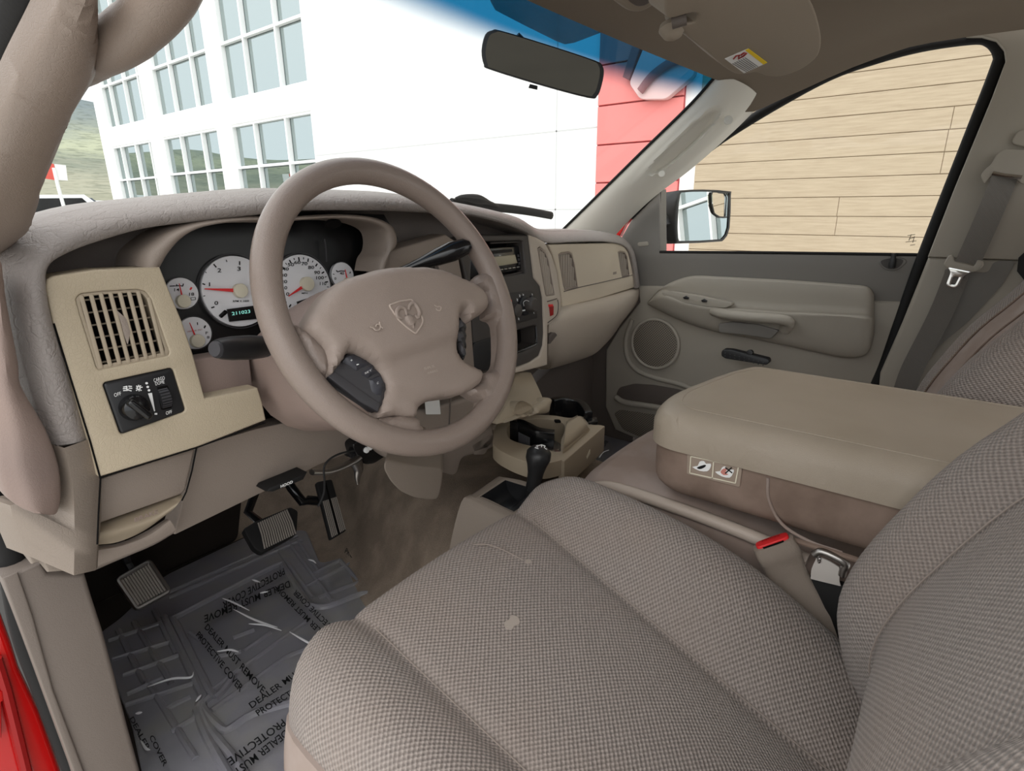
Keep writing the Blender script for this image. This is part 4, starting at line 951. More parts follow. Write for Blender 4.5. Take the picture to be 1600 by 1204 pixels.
for x, y, s_ in ((560, 610, 9), (588, 605, 9), (541, 642, 9), (526, 690, 9), (547, 755, 9), (552, 790, 8), (672, 715, 8), (670, 740, 8), (658, 600, 6)):
    obj('symbol', tube(cr(HC.pts(zG((x-s_*.5, y-s_), (x+s_*.4, y-s_*.4), (x-s_*.2, y+s_*.3), (x+s_*.5, y+s_)), .0012), 3), .0007, 6), M['white'], hc)
obj('dial_arc', tube(cr(HC.pts(zG((594, 690), (590, 660), (610, 645), (632, 652)), .02), 4), .0005, 6), M['white'], hc)
obj('slider', plate(rc(HC.pts(zG((650, 610), (662, 605), (668, 640), (656, 642)), .004), .001), (0, .004, 0), bevel=.001), M['charcoal'], hc)
obj('warning_light', disc(HC.at(*zG((490, 650))[0], .004), HC.n, .004, .004, 16), M['red'], hc)

# ================================================================== passenger side of the dash
GP = Plane(pY(.205, 880, 430), (pY(.205, 880, 430)-pY(.205, 880, 480)).cross(pY(.25, 985, 420)-pY(.205, 880, 430)))
if GP.n.y > 0: GP.n = -GP.n
gv1 = zG((865, 290), (885, 275), (950, 268), (970, 280), (992, 360), (1018, 540), (1014, 548), (915, 566), (902, 520), (880, 390))
gv2 = zG((1330, 270), (1345, 262), (1385, 268), (1402, 300), (1422, 450), (1418, 455), (1364, 466), (1350, 400))
o = GP.pts(zG((785, 208), (1300, 196), (1370, 210), (1410, 270), (1440, 400), (1462, 520), (1458, 545), (1180, 632), (895, 700), (888, 640), (858, 420), (820, 290)))
GD = thing('passenger_dash_panel', 'tan dash panel with two upright vents in front of the passenger seat', 'dash panel', GP.at(930, 430))
obj('panel', plate(o, (0, .05, 0), [GP.pts(gv1), GP.pts(gv2)], bevel=.004), M['tan_light'], GD)
for q, nn in ((gv1, 8), (gv2, 6)):
    f, O, c = vent('air_vent', GP, q, 0, 0, GD, M['taupe'], .014); louvres(f, O, GP.n, nn, 0, .0019, .006, M['bin'], .25, lift=-.003)
obj('panel_seam', tube(GP.pts(zG((905, 576), (1020, 545), (1200, 505), (1350, 470), (1440, 448)), .0005), .0011, 6), M['taupe_dk'], GD)
b = bmesh.new()
for k in range(2): strip(GP.at(*zG((1290, 430+10*k))[0], .0004), GP.at(*zG((1316, 424+10*k))[0], .0004), .003, GP.n, b)
bmesh.ops.recalc_face_normals(b, faces=b.faces); obj('airbag_mark', b, M['taupe'], GD, smooth=False)
# glove box below
GB = thing('glove_box', 'rounded taupe glove box below the tan passenger dash panel', 'glove box', pY(.23, 920, 540))
rowsuv = [zG((893, 704), (1100, 655), (1300, 600), (1470, 548), (1500, 556)), zG((905, 760), (1100, 720), (1300, 660), (1470, 590), (1504, 590)), zG((920, 850), (1100, 800), (1300, 740), (1440, 670), (1495, 640)), zG((930, 960), (1080, 920), (1250, 850), (1390, 760), (1440, 720)), zG((880, 1100), (1050, 1040), (1180, 970), (1330, 850), (1380, 790)), zG((800, 1180), (1000, 1120), (1150, 1060), (1250, 960), (1300, 880))]
Ya = [.195, .172, .168, .182, .215, .27]; rows = []
for r, y in zip(rowsuv, Ya):
    rows.append([pY(y+.002*k+ .02*(k/4)**2+.018*k, *p) for k, p in enumerate(r)])
for r, y, u in zip(rows, Ya, zG((800, 722), (792, 785), (786, 880), (784, 1000), (780, 1112), (770, 1188))): r.insert(0, pY(y+.016, *u))
rows.insert(0, [p+V((0, .05, .0)) for p in rows[0]]); rows.append([p+V((0, .05, .0)) for p in rows[-1]])
obj('door', grid(rows, 5, 4, thick=(0, .03, 0)), M['bin'], GB)
hn = [pY(.216, *p) for p in zG((1205, 765), (1285, 745), (1292, 755), (1240, 830), (1200, 865), (1100, 908), (1098, 900), (1180, 862))]
obj('pull', plate(rc(hn, .004), (0, .03, 0), bevel=.003), M['bin'], GB)
obj('finger_recess', plate([pY(.178, *p) for p in zG((790, 920), (815, 895), (850, 898), (852, 920), (800, 985), (788, 985))], (0, .01, 0), bevel=.001), M['taupe_dk'], GB)
# dark footwell side below the glove box
FWK = thing('footwell_panel', 'dark taupe footwell side panel under the glove box', 'trim panel', pX(1.12, 925, 600))
o = [pY(.42, *p) for p in ((835, 600), (880, 560), (952, 525), (952, 660), (940, 700), (880, 690))]
obj('panel', plate(o, (0, .04, 0), bevel=.004), M['taupe_dk'], FWK)
# ================================================================== steering column and wheel
TILT = math.radians(25.0)
WN = V((0, -math.cos(TILT), math.sin(TILT))); WX = V((1, 0, 0)); WY = WN.cross(WX)*1.0
if WY.z < 0: WY = -WY
WP = Plane((0, 0, 0), WN)
SWH = thing('steering_wheel', 'taupe four-spoke steering wheel with a ram head emblem', 'steering wheel', (0, 0, 0))
RW = .1815; rr = .0165
def W3(x, y, h=0): return WX*x + WY*y + WN*h
rim = []
for k in range(96):
    a = 2*math.pi*k/96; rim.append(W3(RW*math.cos(a), RW*math.sin(a)))
obj('rim', tube(rim, rr, 20, closed=True, upv=WN), M['wheel'], SWH)
def wuv(u, v, off): return WP.at(u, v, off)
# airbag hub cover: domed sheet from an outline
hub_uv = zF((395, 490), (300, 385), (290, 330), (340, 240), (400, 150), (470, 90), (600, 40), (760, 8), (940, 0), (1080, 20), (1200, 65), (1290, 100), (1345, 150), (1362, 200), (1358, 250), (1290, 300), (1240, 330), (1215, 300), (1205, 275), (1178, 300), (1178, 400), (1190, 500), (1240, 555), (1330, 600), (1348, 625), (1330, 680), (1250, 735), (1180, 755), (1090, 765), (1010, 790), (960, 830), (945, 885), (820, 870), (720, 888), (735, 830), (765, 720), (750, 660), (690, 580), (610, 525), (540, 500), (510, 545), (470, 600), (420, 650))
def cover(uv, base, lift, edge, drop, n=2, step=.006):
    return pillow([wuv(u, v, base) for u, v in cr2(uv, n, True)], (WX, WY, WN), (0, 0, 0), lift, edge, drop, step)
ca_, cb_ = WP.at(*zF((780, 545))[0]), WP.at(*zF((1150, 425))[0]); CA = (ca_.dot(WX), ca_.dot(WY)); CSL = (cb_.dot(WY)-CA[1])/(cb_.dot(WX)-CA[0])
def hl(x, y):
    r = math.hypot(x, y*1.1); l = .026 - .10*max(0, r-.05)**1.25*2
    # crease below the emblem: the lower half sits a little deeper
    ya = (y-CA[1]) - (x-CA[0])*CSL
    l -= .010/(1+math.exp(ya/.004))
    return max(.008, l)
hub = obj('airbag_cover', cover(hub_uv, .004, hl, .016, .022), M['airbag'], SWH)
# rim sockets where the spokes meet the rim
sk = [zF((285, 380), (400, 490), (425, 580), (415, 650), (330, 640), (215, 420), (190, 330)), zF((1290, 95), (1345, 150), (1366, 205), (1362, 288), (1400, 303), (1424, 340), (1431, 450), (1428, 560), (1400, 605), (1345, 625), (1330, 680), (1240, 735), (1330, 790), (1320, 860), (1440, 800), (1515, 600), (1532, 450), (1500, 250), (1420, 50), (1330, 30)),
      zF((720, 888), (820, 868), (945, 885), (960, 930), (1010, 965), (900, 1010), (720, 960), (640, 890))]
for q in sk:
    obj('spoke', cover(q, -.006, lambda x, y: .0165, .014, .012), M['wheel'], SWH)
# spoke bridge behind the cover lower left with the control pads
pad = zF((400, 590), (512, 548), (540, 505), (600, 515), (690, 570), (755, 660), (768, 720), (730, 850), (640, 800), (520, 720), (440, 670))
pd = obj('control_pad', cover(pad, .0, lambda x, y: .007, .006, .01), M['charcoal'], SWH, label='dark grey cruise control pad')
DKB = mat('dark_slate_plastic', rgb(62, 62, 70), .4, .4)
for q in (zF((516, 552), (545, 508), (600, 518), (684, 572), (590, 612)), zF((598, 618), (690, 576), (730, 622), (660, 655)), zF((664, 662), (735, 628), (762, 700), (740, 770), (680, 730))):
    obj('button', cover(rcq := q, .006, lambda x, y: .004, .004, .006, n=1), DKB, pd)
obj('split_bar', plate([wuv(u, v, .0085) for u, v in zF((430, 640), (470, 610), (740, 800), (728, 850), (620, 790))], -WN*.004, bevel=.001), M['charcoal'], pd)
P8 = Plane(WN*.0112, WN)
for s_, a, c_, d in (('+', (562, 552), (575, 548), (560, 540)), ('-', (598, 574), (612, 570), (596, 568)), ('SET', (648, 628), (690, 606), (645, 618)), ('C', (720, 688), (730, 682), (718, 676))):
    o = P8.at(*zF(a)[0]); obj('lettering', text_bm(s_, o, P8.at(*zF(c_)[0])-o, P8.at(*zF(d)[0])-o), M['white'], pd, smooth=False)
p2 = zF((1195, 275), (1215, 272), (1240, 320), (1246, 400), (1242, 530), (1225, 525), (1200, 450), (1190, 360))
pd2 = obj('control_pad', cover(p2, .0, lambda x, y: .006, .005, .01), M['black'], SWH, label='black control pad right of the airbag cover')
for q in (zF((1200, 300), (1228, 300), (1236, 355), (1200, 365)), zF((1198, 375), (1238, 365), (1240, 420), (1204, 430)), zF((1206, 440), (1240, 430), (1240, 500), (1226, 505))):
    obj('button', cover(q, .004, lambda x, y: .003, .003, .004, n=1), M['charcoal'], pd2)
# emblem: raised shield with a ram head
HP = Plane(WN*.0306, WN)
shield = zF((790, 215), (855, 192), (925, 180), (950, 215), (995, 300), (990, 330), (952, 388), (900, 350), (845, 300))
sh = [HP.at(*p) for p in shield]; cc = sum(sh, V())/len(sh)
em = obj('emblem', plate(rc(sh, .003), -WN*.006, bevel=.0008), M['airbag'], SWH)
obj('shield_rim', tube(rc([cc+(p-cc)*.99 for p in sh], .003), .0012, 8, closed=True), M['emboss'], em)
EP = Plane(WN*.031, WN)
for path, r in ((((868, 295), (842, 285), (836, 255), (852, 232), (876, 232), (890, 250), (896, 275)), .0026), (((945, 275), (962, 290), (972, 262), (960, 230), (938, 205), (915, 215), (908, 245)), .0026)):
    pp = cr([EP.at(*zF(p)[0]) for p in path], 5); obj('horn', tube(pp, [r*(.55+.6*math.sin(math.pi*min(1, i/len(pp)*.9+.1))) for i in range(len(pp))], 10), M['airbag'], em)
hd = zF((880, 285), (905, 268), (930, 280), (946, 320), (940, 355), (950, 372), (930, 350), (905, 330))
obj('ram_head', cover(hd, .0305, lambda x, y: .0035, .004, .002, n=3, step=.004), M['airbag'], em)
# embossed airbag texts and horn marks
b = bmesh.new()
for pts_ in (((680, 345), (700, 352), (712, 365), (735, 360), (740, 335), (720, 330), (714, 345)), ((735, 315), (740, 340), (755, 352)), ((1060, 215), (1070, 222), (1085, 225)), ((1085, 222), (1100, 228), (1096, 246), (1078, 246), (1070, 236))):
    merge(b, tube(cr([Plane(WN*.0295, WN).at(*zF(p)[0]) for p in pts_], 4), .0009, 6))
obj('horn_marks', b, M['emboss'], hub)
b = bmesh.new(); A2 = Plane(WN*.0215, WN)
for s_, a, c_, d in (('SRS', (1000, 602), (1062, 584), (998, 588)), ('AIRBAG', (1020, 628), (1080, 610), (1018, 614))):
    o = A2.at(*zF(a)[0]); merge(b, text_bm(s_, o, A2.at(*zF(c_)[0])-o, A2.at(*zF(d)[0])-o))
obj('airbag_lettering', b, M['emboss'], hub, smooth=False)

# ---- column shroud
SCm = thing('steering_column', 'taupe steering column shroud with black stalk behind the wheel', 'steering column', (0, .11, -.05))
ax = -WN
def ringc(h, wx, wu, wd, cx=0, cz=0, n=24):
    r = []
    for k in range(n):
        a = 2*math.pi*k/n; c_, s_ = math.cos(a), math.sin(a); e = .75
        x = wx*math.copysign(abs(c_)**e, c_); y = (wu if s_ > 0 else wd)*math.copysign(abs(s_)**e, s_)
        r.append(WX*(x+cx) + WY*(y+cz) + ax*h)
    return r
rings = [ringc(.030, .050, .045, .055), ringc(.042, .070, .055, .085), ringc(.07, .098, .060, .115), ringc(.11, .122, .060, .130), ringc(.15, .132, .055, .13), ringc(.21, .132, .05, .12)]
obj('shroud', grid(rings, 1, 3, cu=True), M['mauve'], SCm)
obj('shroud_seam', tube([p+(p-(ax*.0 + p.project(ax))).normalized()*.0006 for p in [WX*(-.118-.001*k)+WY*(-.02)+ax*(.10+.007*k) for k in range(8)]], .0008, 6), M['taupe_dk'], SCm)
# turn-signal stalk: fat black lever to the left
st0 = pY(.085, 425, 541); st1 = pY(.055, 338, 545)
d = (st1-st0); pp = [st0-d*.35, st0, st0+d*.12, st0+d*.2, st0+d*.45, st0+d*.75, st0+d*.92, st1]
stk = obj('indicator_stalk', tube(pp, [.009, .0100, .0102, .0132, .0142, .0134, .0116, .0098], 24), M['black'], SCm)
obj('stalk_ring', tube([st0+d*.135, st0+d*.15], [.0125, .0125], 24), M['charcoal'], stk)
obj('tip_button', tube([st1-d*.02, st1+d*.035], [.0092, .008], 24), M['charcoal'], stk)
SKP = Plane(st0+V((0, -.0112, 0)), V((0, -1, .1)))
b = bmesh.new()
for (x, y, r) in ((408, 534, 4), (410.5, 545, 4)):
    c_ = SKP.at(x, y); rr_ = .0016
    merge(b, tube([c_+V((math.cos(a)*rr_-.001, 0, math.sin(a)*rr_)) for a in [math.pi*k/8-math.pi/2 for k in range(17)]], .0004, 5))
    for k in (-1, 0, 1): strip(c_+V((.001, 0, .0014*k)), c_+V((.0035, 0, .0014*k)), .0005, V((0, -1, 0)), b)
bmesh.ops.recalc_face_normals(b, faces=b.faces); obj('lamp_symbols', b, M['white'], stk, smooth=False)
# gear / wiper lever to the upper right, long tapered glossy lever
g0 = pY(.075, 640, 418); g1 = pY(.02, 735, 382)
d = g1-g0; obj('shift_lever', tube([g0-d*.5, g0, g0+d*.2, g0+d*.45, g0+d*.7, g0+d*.92, g0+d], [.005, .006, .0085, .0125, .0145, .012, .006], 20), M['gloss'], SCm)
# lower part of the column and its two-piece cover going down to the floor
CCv = thing('column_cover', 'taupe plastic cover bulging down to the carpet below the steering wheel', 'trim panel', pY(.10, 660, 700))
c1 = planeY(.12, -.1)
lo = c1.pts([(600, 640), (668, 640), (735, 620), (768, 640), (775, 700), (735, 712), (722, 716), (715, 745), (690, 738), (640, 728), (605, 716), (580, 690)])
obj('upper_cover', plate(cr(rc(lo, .02), 1, True), (0, .12, 0), bevel=.010, seg=4), M['taupe'], CCv)
obj('seam', tube(c1.pts([(704, 620), (702, 660), (698, 700)], .001), .0014, 6), M['taupe_dk'], CCv)
c2 = planeY(.085)
f_ = c2.pts(zH((170, 578), (330, 612), (480, 628), (475, 700), (462, 770), (445, 803), (400, 806), (320, 795), (240, 760), (180, 700), (143, 630), (145, 590)))
bp_ = [p+V((.14, .16, .02)) for p in f_]
obj('lower_cover', plate(rc(f_, .012), (.20, .19, -.005), bevel=.010, seg=4), M['beige'], CCv)
f2 = c1.pts(zH((640, 490), (760, 420), (765, 470), (740, 510), (720, 545), (660, 548)))
obj('side_lug', plate(rc(f2, .006), (0, .05, 0), bevel=.004), M['taupe'], CCv)
obj('lock_barrel', disc(c1.at(750, 633), c1.n, .009, .012, 24, .002), M['taupe_dk'], CCv)
tg = thing('sticker', 'small white tag stuck below the wheel, behind the lower right spoke', 'sticker', c1.at(676, 634))
obj('paper', plate(rc(Plane(c1.p+c1.n*.004, c1.n).pts(zF((1005, 770), (1090, 760), (1100, 865), (1012, 866))), .002), (0, .0008, 0)), M['white'], tg, smooth=False)

# ---- hanging gear under the column
BK = thing('column_bracket', 'black and steel bracket hanging under the steering column', 'bracket', pY(.17, 575, 705))
q = planeY(.17)
obj('lock_box', plate(rc(q.pts(zAA((1090, 90), (1130, 50), (1330, 120), (1420, 200), (1300, 280), (1210, 290), (1140, 220), (1095, 130))), .006), (0, .05, 0), bevel=.005), M['gloss'], BK)
for x, y in ((1230, 148), (1265, 120)): obj('screw', disc(q.at(*zAA((x, y))[0], .004), q.n, .005, .006, 16, .001), M['white'], BK)
arm = [q.at(*p) for p in zAA((680, 365), (830, 360), (960, 320), (1080, 260), (1150, 215))]
obj('support_arm', tube(cr(arm, 4), .0075, 12, flat=.6), M['steel'], BK)
obj('hook', tube(cr([q.at(*p) for p in zAA((1110, 250), (1140, 330), (1130, 400), (1136, 480))], 4), [.011-.0007*i for i in range(13)], 10), M['steel'], BK)
wr = tag(obj('wire', tube(cr([pY(.15, *p) for p in zAA((1100, 150), (960, 180), (850, 240), (800, 320), (805, 450), (800, 560), (770, 650), (740, 705))], 5), .0016, 8), M['black_soft']), 'thin dark wire hanging in a loop beside the pedals', 'wire')
# ================================================================== pedals, mats, shifter, cup holder
def pedal(name, label, pl, uv, thick, nr, edge_uv=None, metal=True, arm=None, ridgedir=0, cat='pedal', ring=True):
    o = pl.pts(uv); t = thing(name, label, cat, sum(o, V())/len(o)); n = pl.n
    obj('pad', plate(rc(o, .006), -n*thick, bevel=.003), M['rubber'], t)
    return t, o, n
# parking brake pedal (left)
PB = Plane(pZ(-.60, 222, 915), V((0, -.78, .62)))
uv = zL((128, 490), (245, 422), (320, 535), (200, 600))
t, o, n = pedal('parking_brake_pedal', 'square ribbed pedal with a steel rim at the far left', PB, uv, .014, 9)
cen = sum(o, V())/4; ri = [cen+(p-cen)*.9+n*.002 for p in o]
obj('steel_rim', tube(rc([p+n*.001 for p in o], .006), .005, 8, closed=True), M['steel'], t)
for k in range(11):
    s_ = (k+.5)/11; a, b = ri[0].lerp(ri[1], s_), ri[3].lerp(ri[2], s_)
    obj('ridge', box((a+b)/2, ((b-a).length*.96, .0042, .005), Matrix(((b-a).normalized(), n.cross((b-a).normalized()), n)).transposed(), bevel=.001), M['steel'] if False else mat('worn_rubber', rgb(150, 140, 130), .5) if k == 0 else bpy.data.materials['worn_rubber'], t)
obj('arm', tube([cen-n*.01, cen-n*.06+V((.0, .02, .06)), cen+V((-.01, .10, .22))], .008, 8), M['black'], t)
# brake pedal
BP = Plane(pY(.47, 425, 825), V((0, -.72, .69)))
uv = zAA((0, 925), (130, 845), (470, 705), (545, 745), (530, 975), (190, 1165), (110, 1120))
t, o, n = pedal('brake_pedal', 'wide black ribbed brake pedal in the middle', BP, uv, .018, 12)
top = BP.pts(zAA((150, 865), (430, 735)), .002); bot = BP.pts(zAA((215, 1120), (520, 975)), .002)
for k in range(15):
    s_ = k/14; a, b = top[0].lerp(top[1], s_), bot[0].lerp(bot[1], s_); mid = (a+b)/2+n*.004
    obj('ridge', tube([a, mid, b], .0017, 6), bpy.data.materials['worn_rubber'], t)
c_ = sum(o, V())/len(o); obj('arm', tube([c_-n*.012, c_-n*.03+V((-.02, .03, .05)), BP.at(*zAA((265, 590))[0])+V((0, .03, .03)), BP.at(*zAA((240, 480))[0])+V((0, .03, .06))], [.012, .011, .011, .011], 10, flat=.5), M['gloss'], t)
# gas pedal
GPd = Plane(pY(.50, 520, 800), V((0, -.80, .60)))
uv = zAA((725, 460), (880, 430), (1025, 940), (870, 1035))
t, o, n = pedal('gas_pedal', 'narrow tall black gas pedal on the right with long grooves', GPd, uv, .012, 6)
for s_ in (.10, .2, .3, .4, .62, .72, .82, .92):
    a, b = o[0].lerp(o[1], s_), o[3].lerp(o[2], s_)
    obj('rib', tube([a.lerp(b, .35)+n*.001, b-(b-a)*.03+n*.001], .0014, 6), bpy.data.materials['worn_rubber'], t)
obj('groove', plate([o[0].lerp(o[1], .46)+n*.0012, o[0].lerp(o[1], .56)+n*.0012, o[3].lerp(o[2], .56)+n*.0012, o[3].lerp(o[2], .46)+n*.0012], -n*.002), M['hole'], t, smooth=False)
obj('link', tube([GPd.at(*p, -.02) for p in zAA((760, 650), (640, 640), (590, 660), (480, 520), (420, 420))], .011, 10), M['gloss'], t)

# floor mat: grey rubber with raised grid and tray
FM = Plane((0, 0, -.692), (0, 0, 1))
def mz(x, y): return max(-.692, floorz(x, y)+.010)
t = NT('grey_rubber_mat'); t.b.inputs['Base Color'].default_value = rgb(104, 101, 106); t.b.inputs['Roughness'].default_value = .36; t.b.inputs['Specular IOR Level'].default_value = .55
tcn = t.n('ShaderNodeTexCoord'); nz = t.n('ShaderNodeTexNoise'); nz.inputs['Scale'].default_value = 14; nz.inputs['Detail'].default_value = 4; t.l(tcn.outputs['Object'], nz.inputs['Vector'])
m_ = t.n('ShaderNodeMapRange'); m_.inputs[1].default_value = .45; m_.inputs[2].default_value = .7; t.l(nz.outputs['Fac'], m_.inputs[0]); t.l(t.mix(m_.outputs[0], rgb(120, 118, 127), rgb(128, 125, 122)), t.b.inputs['Base Color']); M['mat'] = t.m
MAT = thing('floor_mat', 'grey rubber floor mat with raised squares on the driver floor', 'floor mat', FM.at(380, 950))
ouv = zL((55, 690), (130, 640), (300, 476), (610, 328), (832, 302), (885, 430), (985, 400), (1060, 372), (1290, 510), (1290, 900), (1290, 1300), (600, 1500), (260, 1400), (180, 1030), (100, 830))
bo = FM.pts(ouv); bo = cr(rc(bo, .02), 1, True)
mb = plate(bo, (0, 0, -.006), bevel=.003)
obj('mat_body', mb, M['mat'], MAT)
def rib_uv(seq, r=.004, h=0.0, name='rib'):
    return tube(cr([FM.at(u, v, h) for u, v in seq], 3), r, 8, flat=1)
frame = [zL((325, 640), (345, 655), (470, 905), (500, 925), (540, 880), (560, 850)), zL((330, 640), (600, 500), (735, 435), (750, 450), (830, 570), (860, 590), (920, 590), (1040, 545), (1100, 555), (1180, 600)),
         zL((470, 930), (445, 970), (520, 1050), (560, 1040), (640, 990), (850, 930)), zL((445, 985), (480, 1060), (580, 1180), (640, 1290)), zL((300, 630), (420, 870), (450, 940), (425, 975), (470, 1090), (560, 1250))]
for s_ in frame: obj('raised_edge', rib_uv(s_, .0075), M['mat'], MAT)
for a, b in (((95, 720), (330, 640)), ((110, 790), (345, 720)), ((150, 850), (370, 770)), ((165, 920), (300, 860)), ((130, 680), (230, 880)), ((190, 650), (330, 880)), ((265, 605), (350, 770)), ((160, 960), (410, 880)), ((240, 870), (420, 1160)), ((330, 1060), (430, 1000)), ((300, 980), (400, 930)),
             ((320, 560), (820, 345)), ((320, 540), (800, 330)), ((720, 370), (860, 560)), ((765, 350), (930, 570)), ((800, 345), (880, 460)), ((830, 520), (1060, 400)), ((860, 470), (960, 420)), ((880, 560), (1110, 470)), ((960, 420), (1030, 500)), ((1010, 400), (1100, 500)),
             ((400, 690), (440, 720), ), ((480, 980), (760, 780)), ((600, 760), (700, 690)), ((500, 780), (590, 760)), ((560, 710), (640, 680)), ((760, 780), (960, 700)), ((480, 905), (830, 650))):
    obj('raised_bar', rib_uv(zL(a, b), .0058, -.001), M['mat'], MAT)
# clear film over the mat with black warning print
t = NT('clear_film'); t.t.nodes.remove(t.b); tr = t.n('ShaderNodeBsdfTransparent'); gl = t.n('ShaderNodeBsdfGlossy'); gl.inputs['Roughness'].default_value = .22
tcn = t.n('ShaderNodeTexCoord'); nz = t.n('ShaderNodeTexNoise'); nz.inputs['Scale'].default_value = 22; nz.inputs['Detail'].default_value = 3; nz.inputs['Distortion'].default_value = 1.2; t.l(tcn.outputs['Object'], nz.inputs['Vector'])
bp_ = t.n('ShaderNodeBump'); bp_.inputs['Strength'].default_value = .5; bp_.inputs['Distance'].default_value = .01; t.l(nz.outputs['Fac'], bp_.inputs['Height']); t.l(bp_.outputs[0], gl.inputs['Normal'])
mx = t.n('ShaderNodeMixShader'); mx.inputs[0].default_value = .016; t.l(tr.outputs[0], mx.inputs[1]); t.l(gl.outputs[0], mx.inputs[2]); t.l(mx.outputs[0], t.t.nodes['Material Output'].inputs[0]); FILM = t.m
PF_ = thing('protective_film', 'clear plastic film printed with black warning words over the driver mat', 'plastic film', FM.at(420, 950, .01))
obj('film', plate([p+V((0, 0, .0085)) for p in bo], (0, 0, -.0006)), FILM, PF_, smooth=False)
TP = Plane((0, 0, -.6832), (0, 0, 1))
def line_word(s, a, c_, hpx_dir):   # baseline from a to c_ (mat pixels), capital height vector in pixels
    o = TP.at(*zL(a)[0]); x = TP.at(*zL(c_)[0])-o; yv = TP.at(*zL((a[0]+hpx_dir[0], a[1]+hpx_dir[1]))[0])-o
    return text_bm(s, o, x, yv, thick=.0003, bold=.012)
WORDS = [('DEALER MUST REMOVE', (452, 672), (668, 920), (14, -18)), ('PROTECTIVE COVER', (420, 700), (585, 912), (14, -18)),
         ('DEALER MUST REMOVE', (985, 362), (1218, 508), (8, -18)), ('PROTECTIVE COVER', (975, 390), (1140, 508), (8, -18)),
         ('DEALER MUST REMOVE', (768, 494), (452, 624), (6, 24)), ('PROTECTIVE COVER', (748, 446), (520, 574), (6, 24)),
         ('DEALER MUST REMOVE', (930, 716), (728, 512), (-14, 18)), ('PROTECTIVE COVER', (965, 695), (795, 528), (-14, 18)),
         ('DEALER MUST', (630, 972), (830, 830), (-14, -20)), ('PROTECTIVE', (655, 1000), (820, 900), (-14, -20)),
         ('DEALER MUST', (752, 1050), (560, 1200), (18, 22)), ('PROTECTIVE', (742, 1010), (535, 1160), (18, 22)), ('COVER', (246, 1078), (300, 1190), (16, -10)), ('DEALER', (172, 1010), (235, 1130), (16, -10))]
for w_ in WORDS: obj('printed_words', line_word(*w_), M['ink'], PF_, smooth=False)
hb = NT('film_crease'); hb.b.inputs['Base Color'].default_value = rgb(245, 245, 248); hb.b.inputs['Roughness'].default_value = .15; hb.b.inputs['Alpha'].default_value = .75
for s_ in (((240, 890), (330, 860), (400, 855), (412, 835)), ((520, 560), (560, 575), (620, 605)), ((560, 600), (640, 640), (725, 668)), ((618, 655), (680, 660), (740, 680)), ((770, 685), (830, 720), (880, 745)), ((500, 758), (550, 752), (580, 760)), ((840, 415), (858, 420), (870, 430)), ((630, 490), (660, 500)), ((215, 1090), (235, 1120), (250, 1125)), ((195, 990), (220, 985)), ((420, 945), (440, 920)), ((660, 540), (690, 535)), ((1120, 440), (1140, 465))):
    pp = cr([FM.at(*zL(p)[0], .0095) for p in s_], 4); n_ = len(pp)
    obj('crease', tube(pp, [.0006+.0016*math.sin(math.pi*i/(n_-1)) for i in range(n_)], 6), hb.m, PF_)
# passenger floor mat (seen between the cup holder and the centre seat)
PM = Plane((0, 0, -.55), (0, 0, 1))
pm = thing('floor_mat', 'dark grey mat under clear film on the passenger floor', 'floor mat', PM.at(960, 700))
PMz = Plane((0, 0, -.665), (0, 0, 1))
o = PMz.pts([(880, 640), (990, 676), (1080, 690), (1100, 760), (960, 800), (860, 760)])
obj('mat_body', plate(o, (0, 0, -.006), bevel=.003), M['mat'], pm)
obj('film', plate([p+V((0, 0, .004)) for p in o], (0, 0, -.0006)), FILM, pm, smooth=False)
b = bmesh.new()
for k in range(3):
    a = PMz.at(*zAB((920+60*k, 930-60*k))[0], .0055); c_ = PMz.at(*zAB((1050+50*k, 760-50*k))[0], .0055); e_ = PMz.at(*zAB((890+60*k, 915-60*k))[0], .0055)
    merge(b, text_bm('PROTECTIVE COVER', a, (c_-a), (e_-a), .0003, .012))
obj('printed_words', b, M['ink'], pm, smooth=False)
for s_ in (((915, 890), (960, 885), (985, 880)), ((1060, 810), (1100, 760), (1150, 740)), ((1010, 860), (1060, 840))):
    obj('crease', tube(cr([PMz.at(*zAB(p)[0], .006) for p in s_], 4), .0016, 6), hb.m, pm)

# ---- transmission shifter base with black boot
SB = thing('shifter_console', 'beige floor console with an open black boot around the shifter', 'console', (.20, .06, -.50))
topP = Plane(pY(.03, 790, 770), V((-.10, -.10, 1)))
to = topP.pts(zH((800, 672), (850, 678), (985, 712), (1100, 760), (1100, 1000), (860, 880), (700, 790), (650, 780)))
to = topP.pts(zH((800, 668), (930, 690), (1060, 740), (1180, 790), (1080, 930), (860, 880), (640, 780)))
ho = topP.pts(zH((690, 785), (835, 690), (960, 728), (1000, 760), (985, 800), (878, 872)))
obj('top_plate', plate(rc(to, .012), (0, 0, -.03), [ho], bevel=.004), M['beige'], SB)
a = [topP.at(*p) for p in zH((640, 782), (720, 812), (860, 880), (1080, 965))]
fr_ = [pD(1, *zH(p)[0]) for p in ((520, 950), (560, 860), (600, 810), (640, 780))]
r0 = a; r1 = [topP.at(*p, -.012)+V((-.012, .0, 0)) for p in zH((610, 800), (690, 838), (830, 905), (1050, 985))]
r2 = [V((p.x-.035, p.y-.0, p.z-.08)) for p in r1]; r3 = [V((p.x-.045, p.y, p.z-.16)) for p in r1]
obj('side_wall', grid([r0, r1, r2, r3], 3, 4, thick=(.01, 0, 0)), M['beige'], SB)
fb = topP.pts(zH((640, 780), (800, 668)), 0); obj('front_wall', grid([[fb[0], fb[1]], [p+V((0, .012, -.02)) for p in fb], [p+V((0, .03, -.14)) for p in fb]], 2, 2, thick=(0, -.01, 0)), M['beige'], SB)
bt = [topP.pts(zH((690, 785), (835, 690), (960, 728), (1000, 760), (985, 800), (878, 872)), k) for k in (.0,)]
hc_ = sum(ho, V())/len(ho); ap = topP.at(*zH((985, 745))[0], .0)
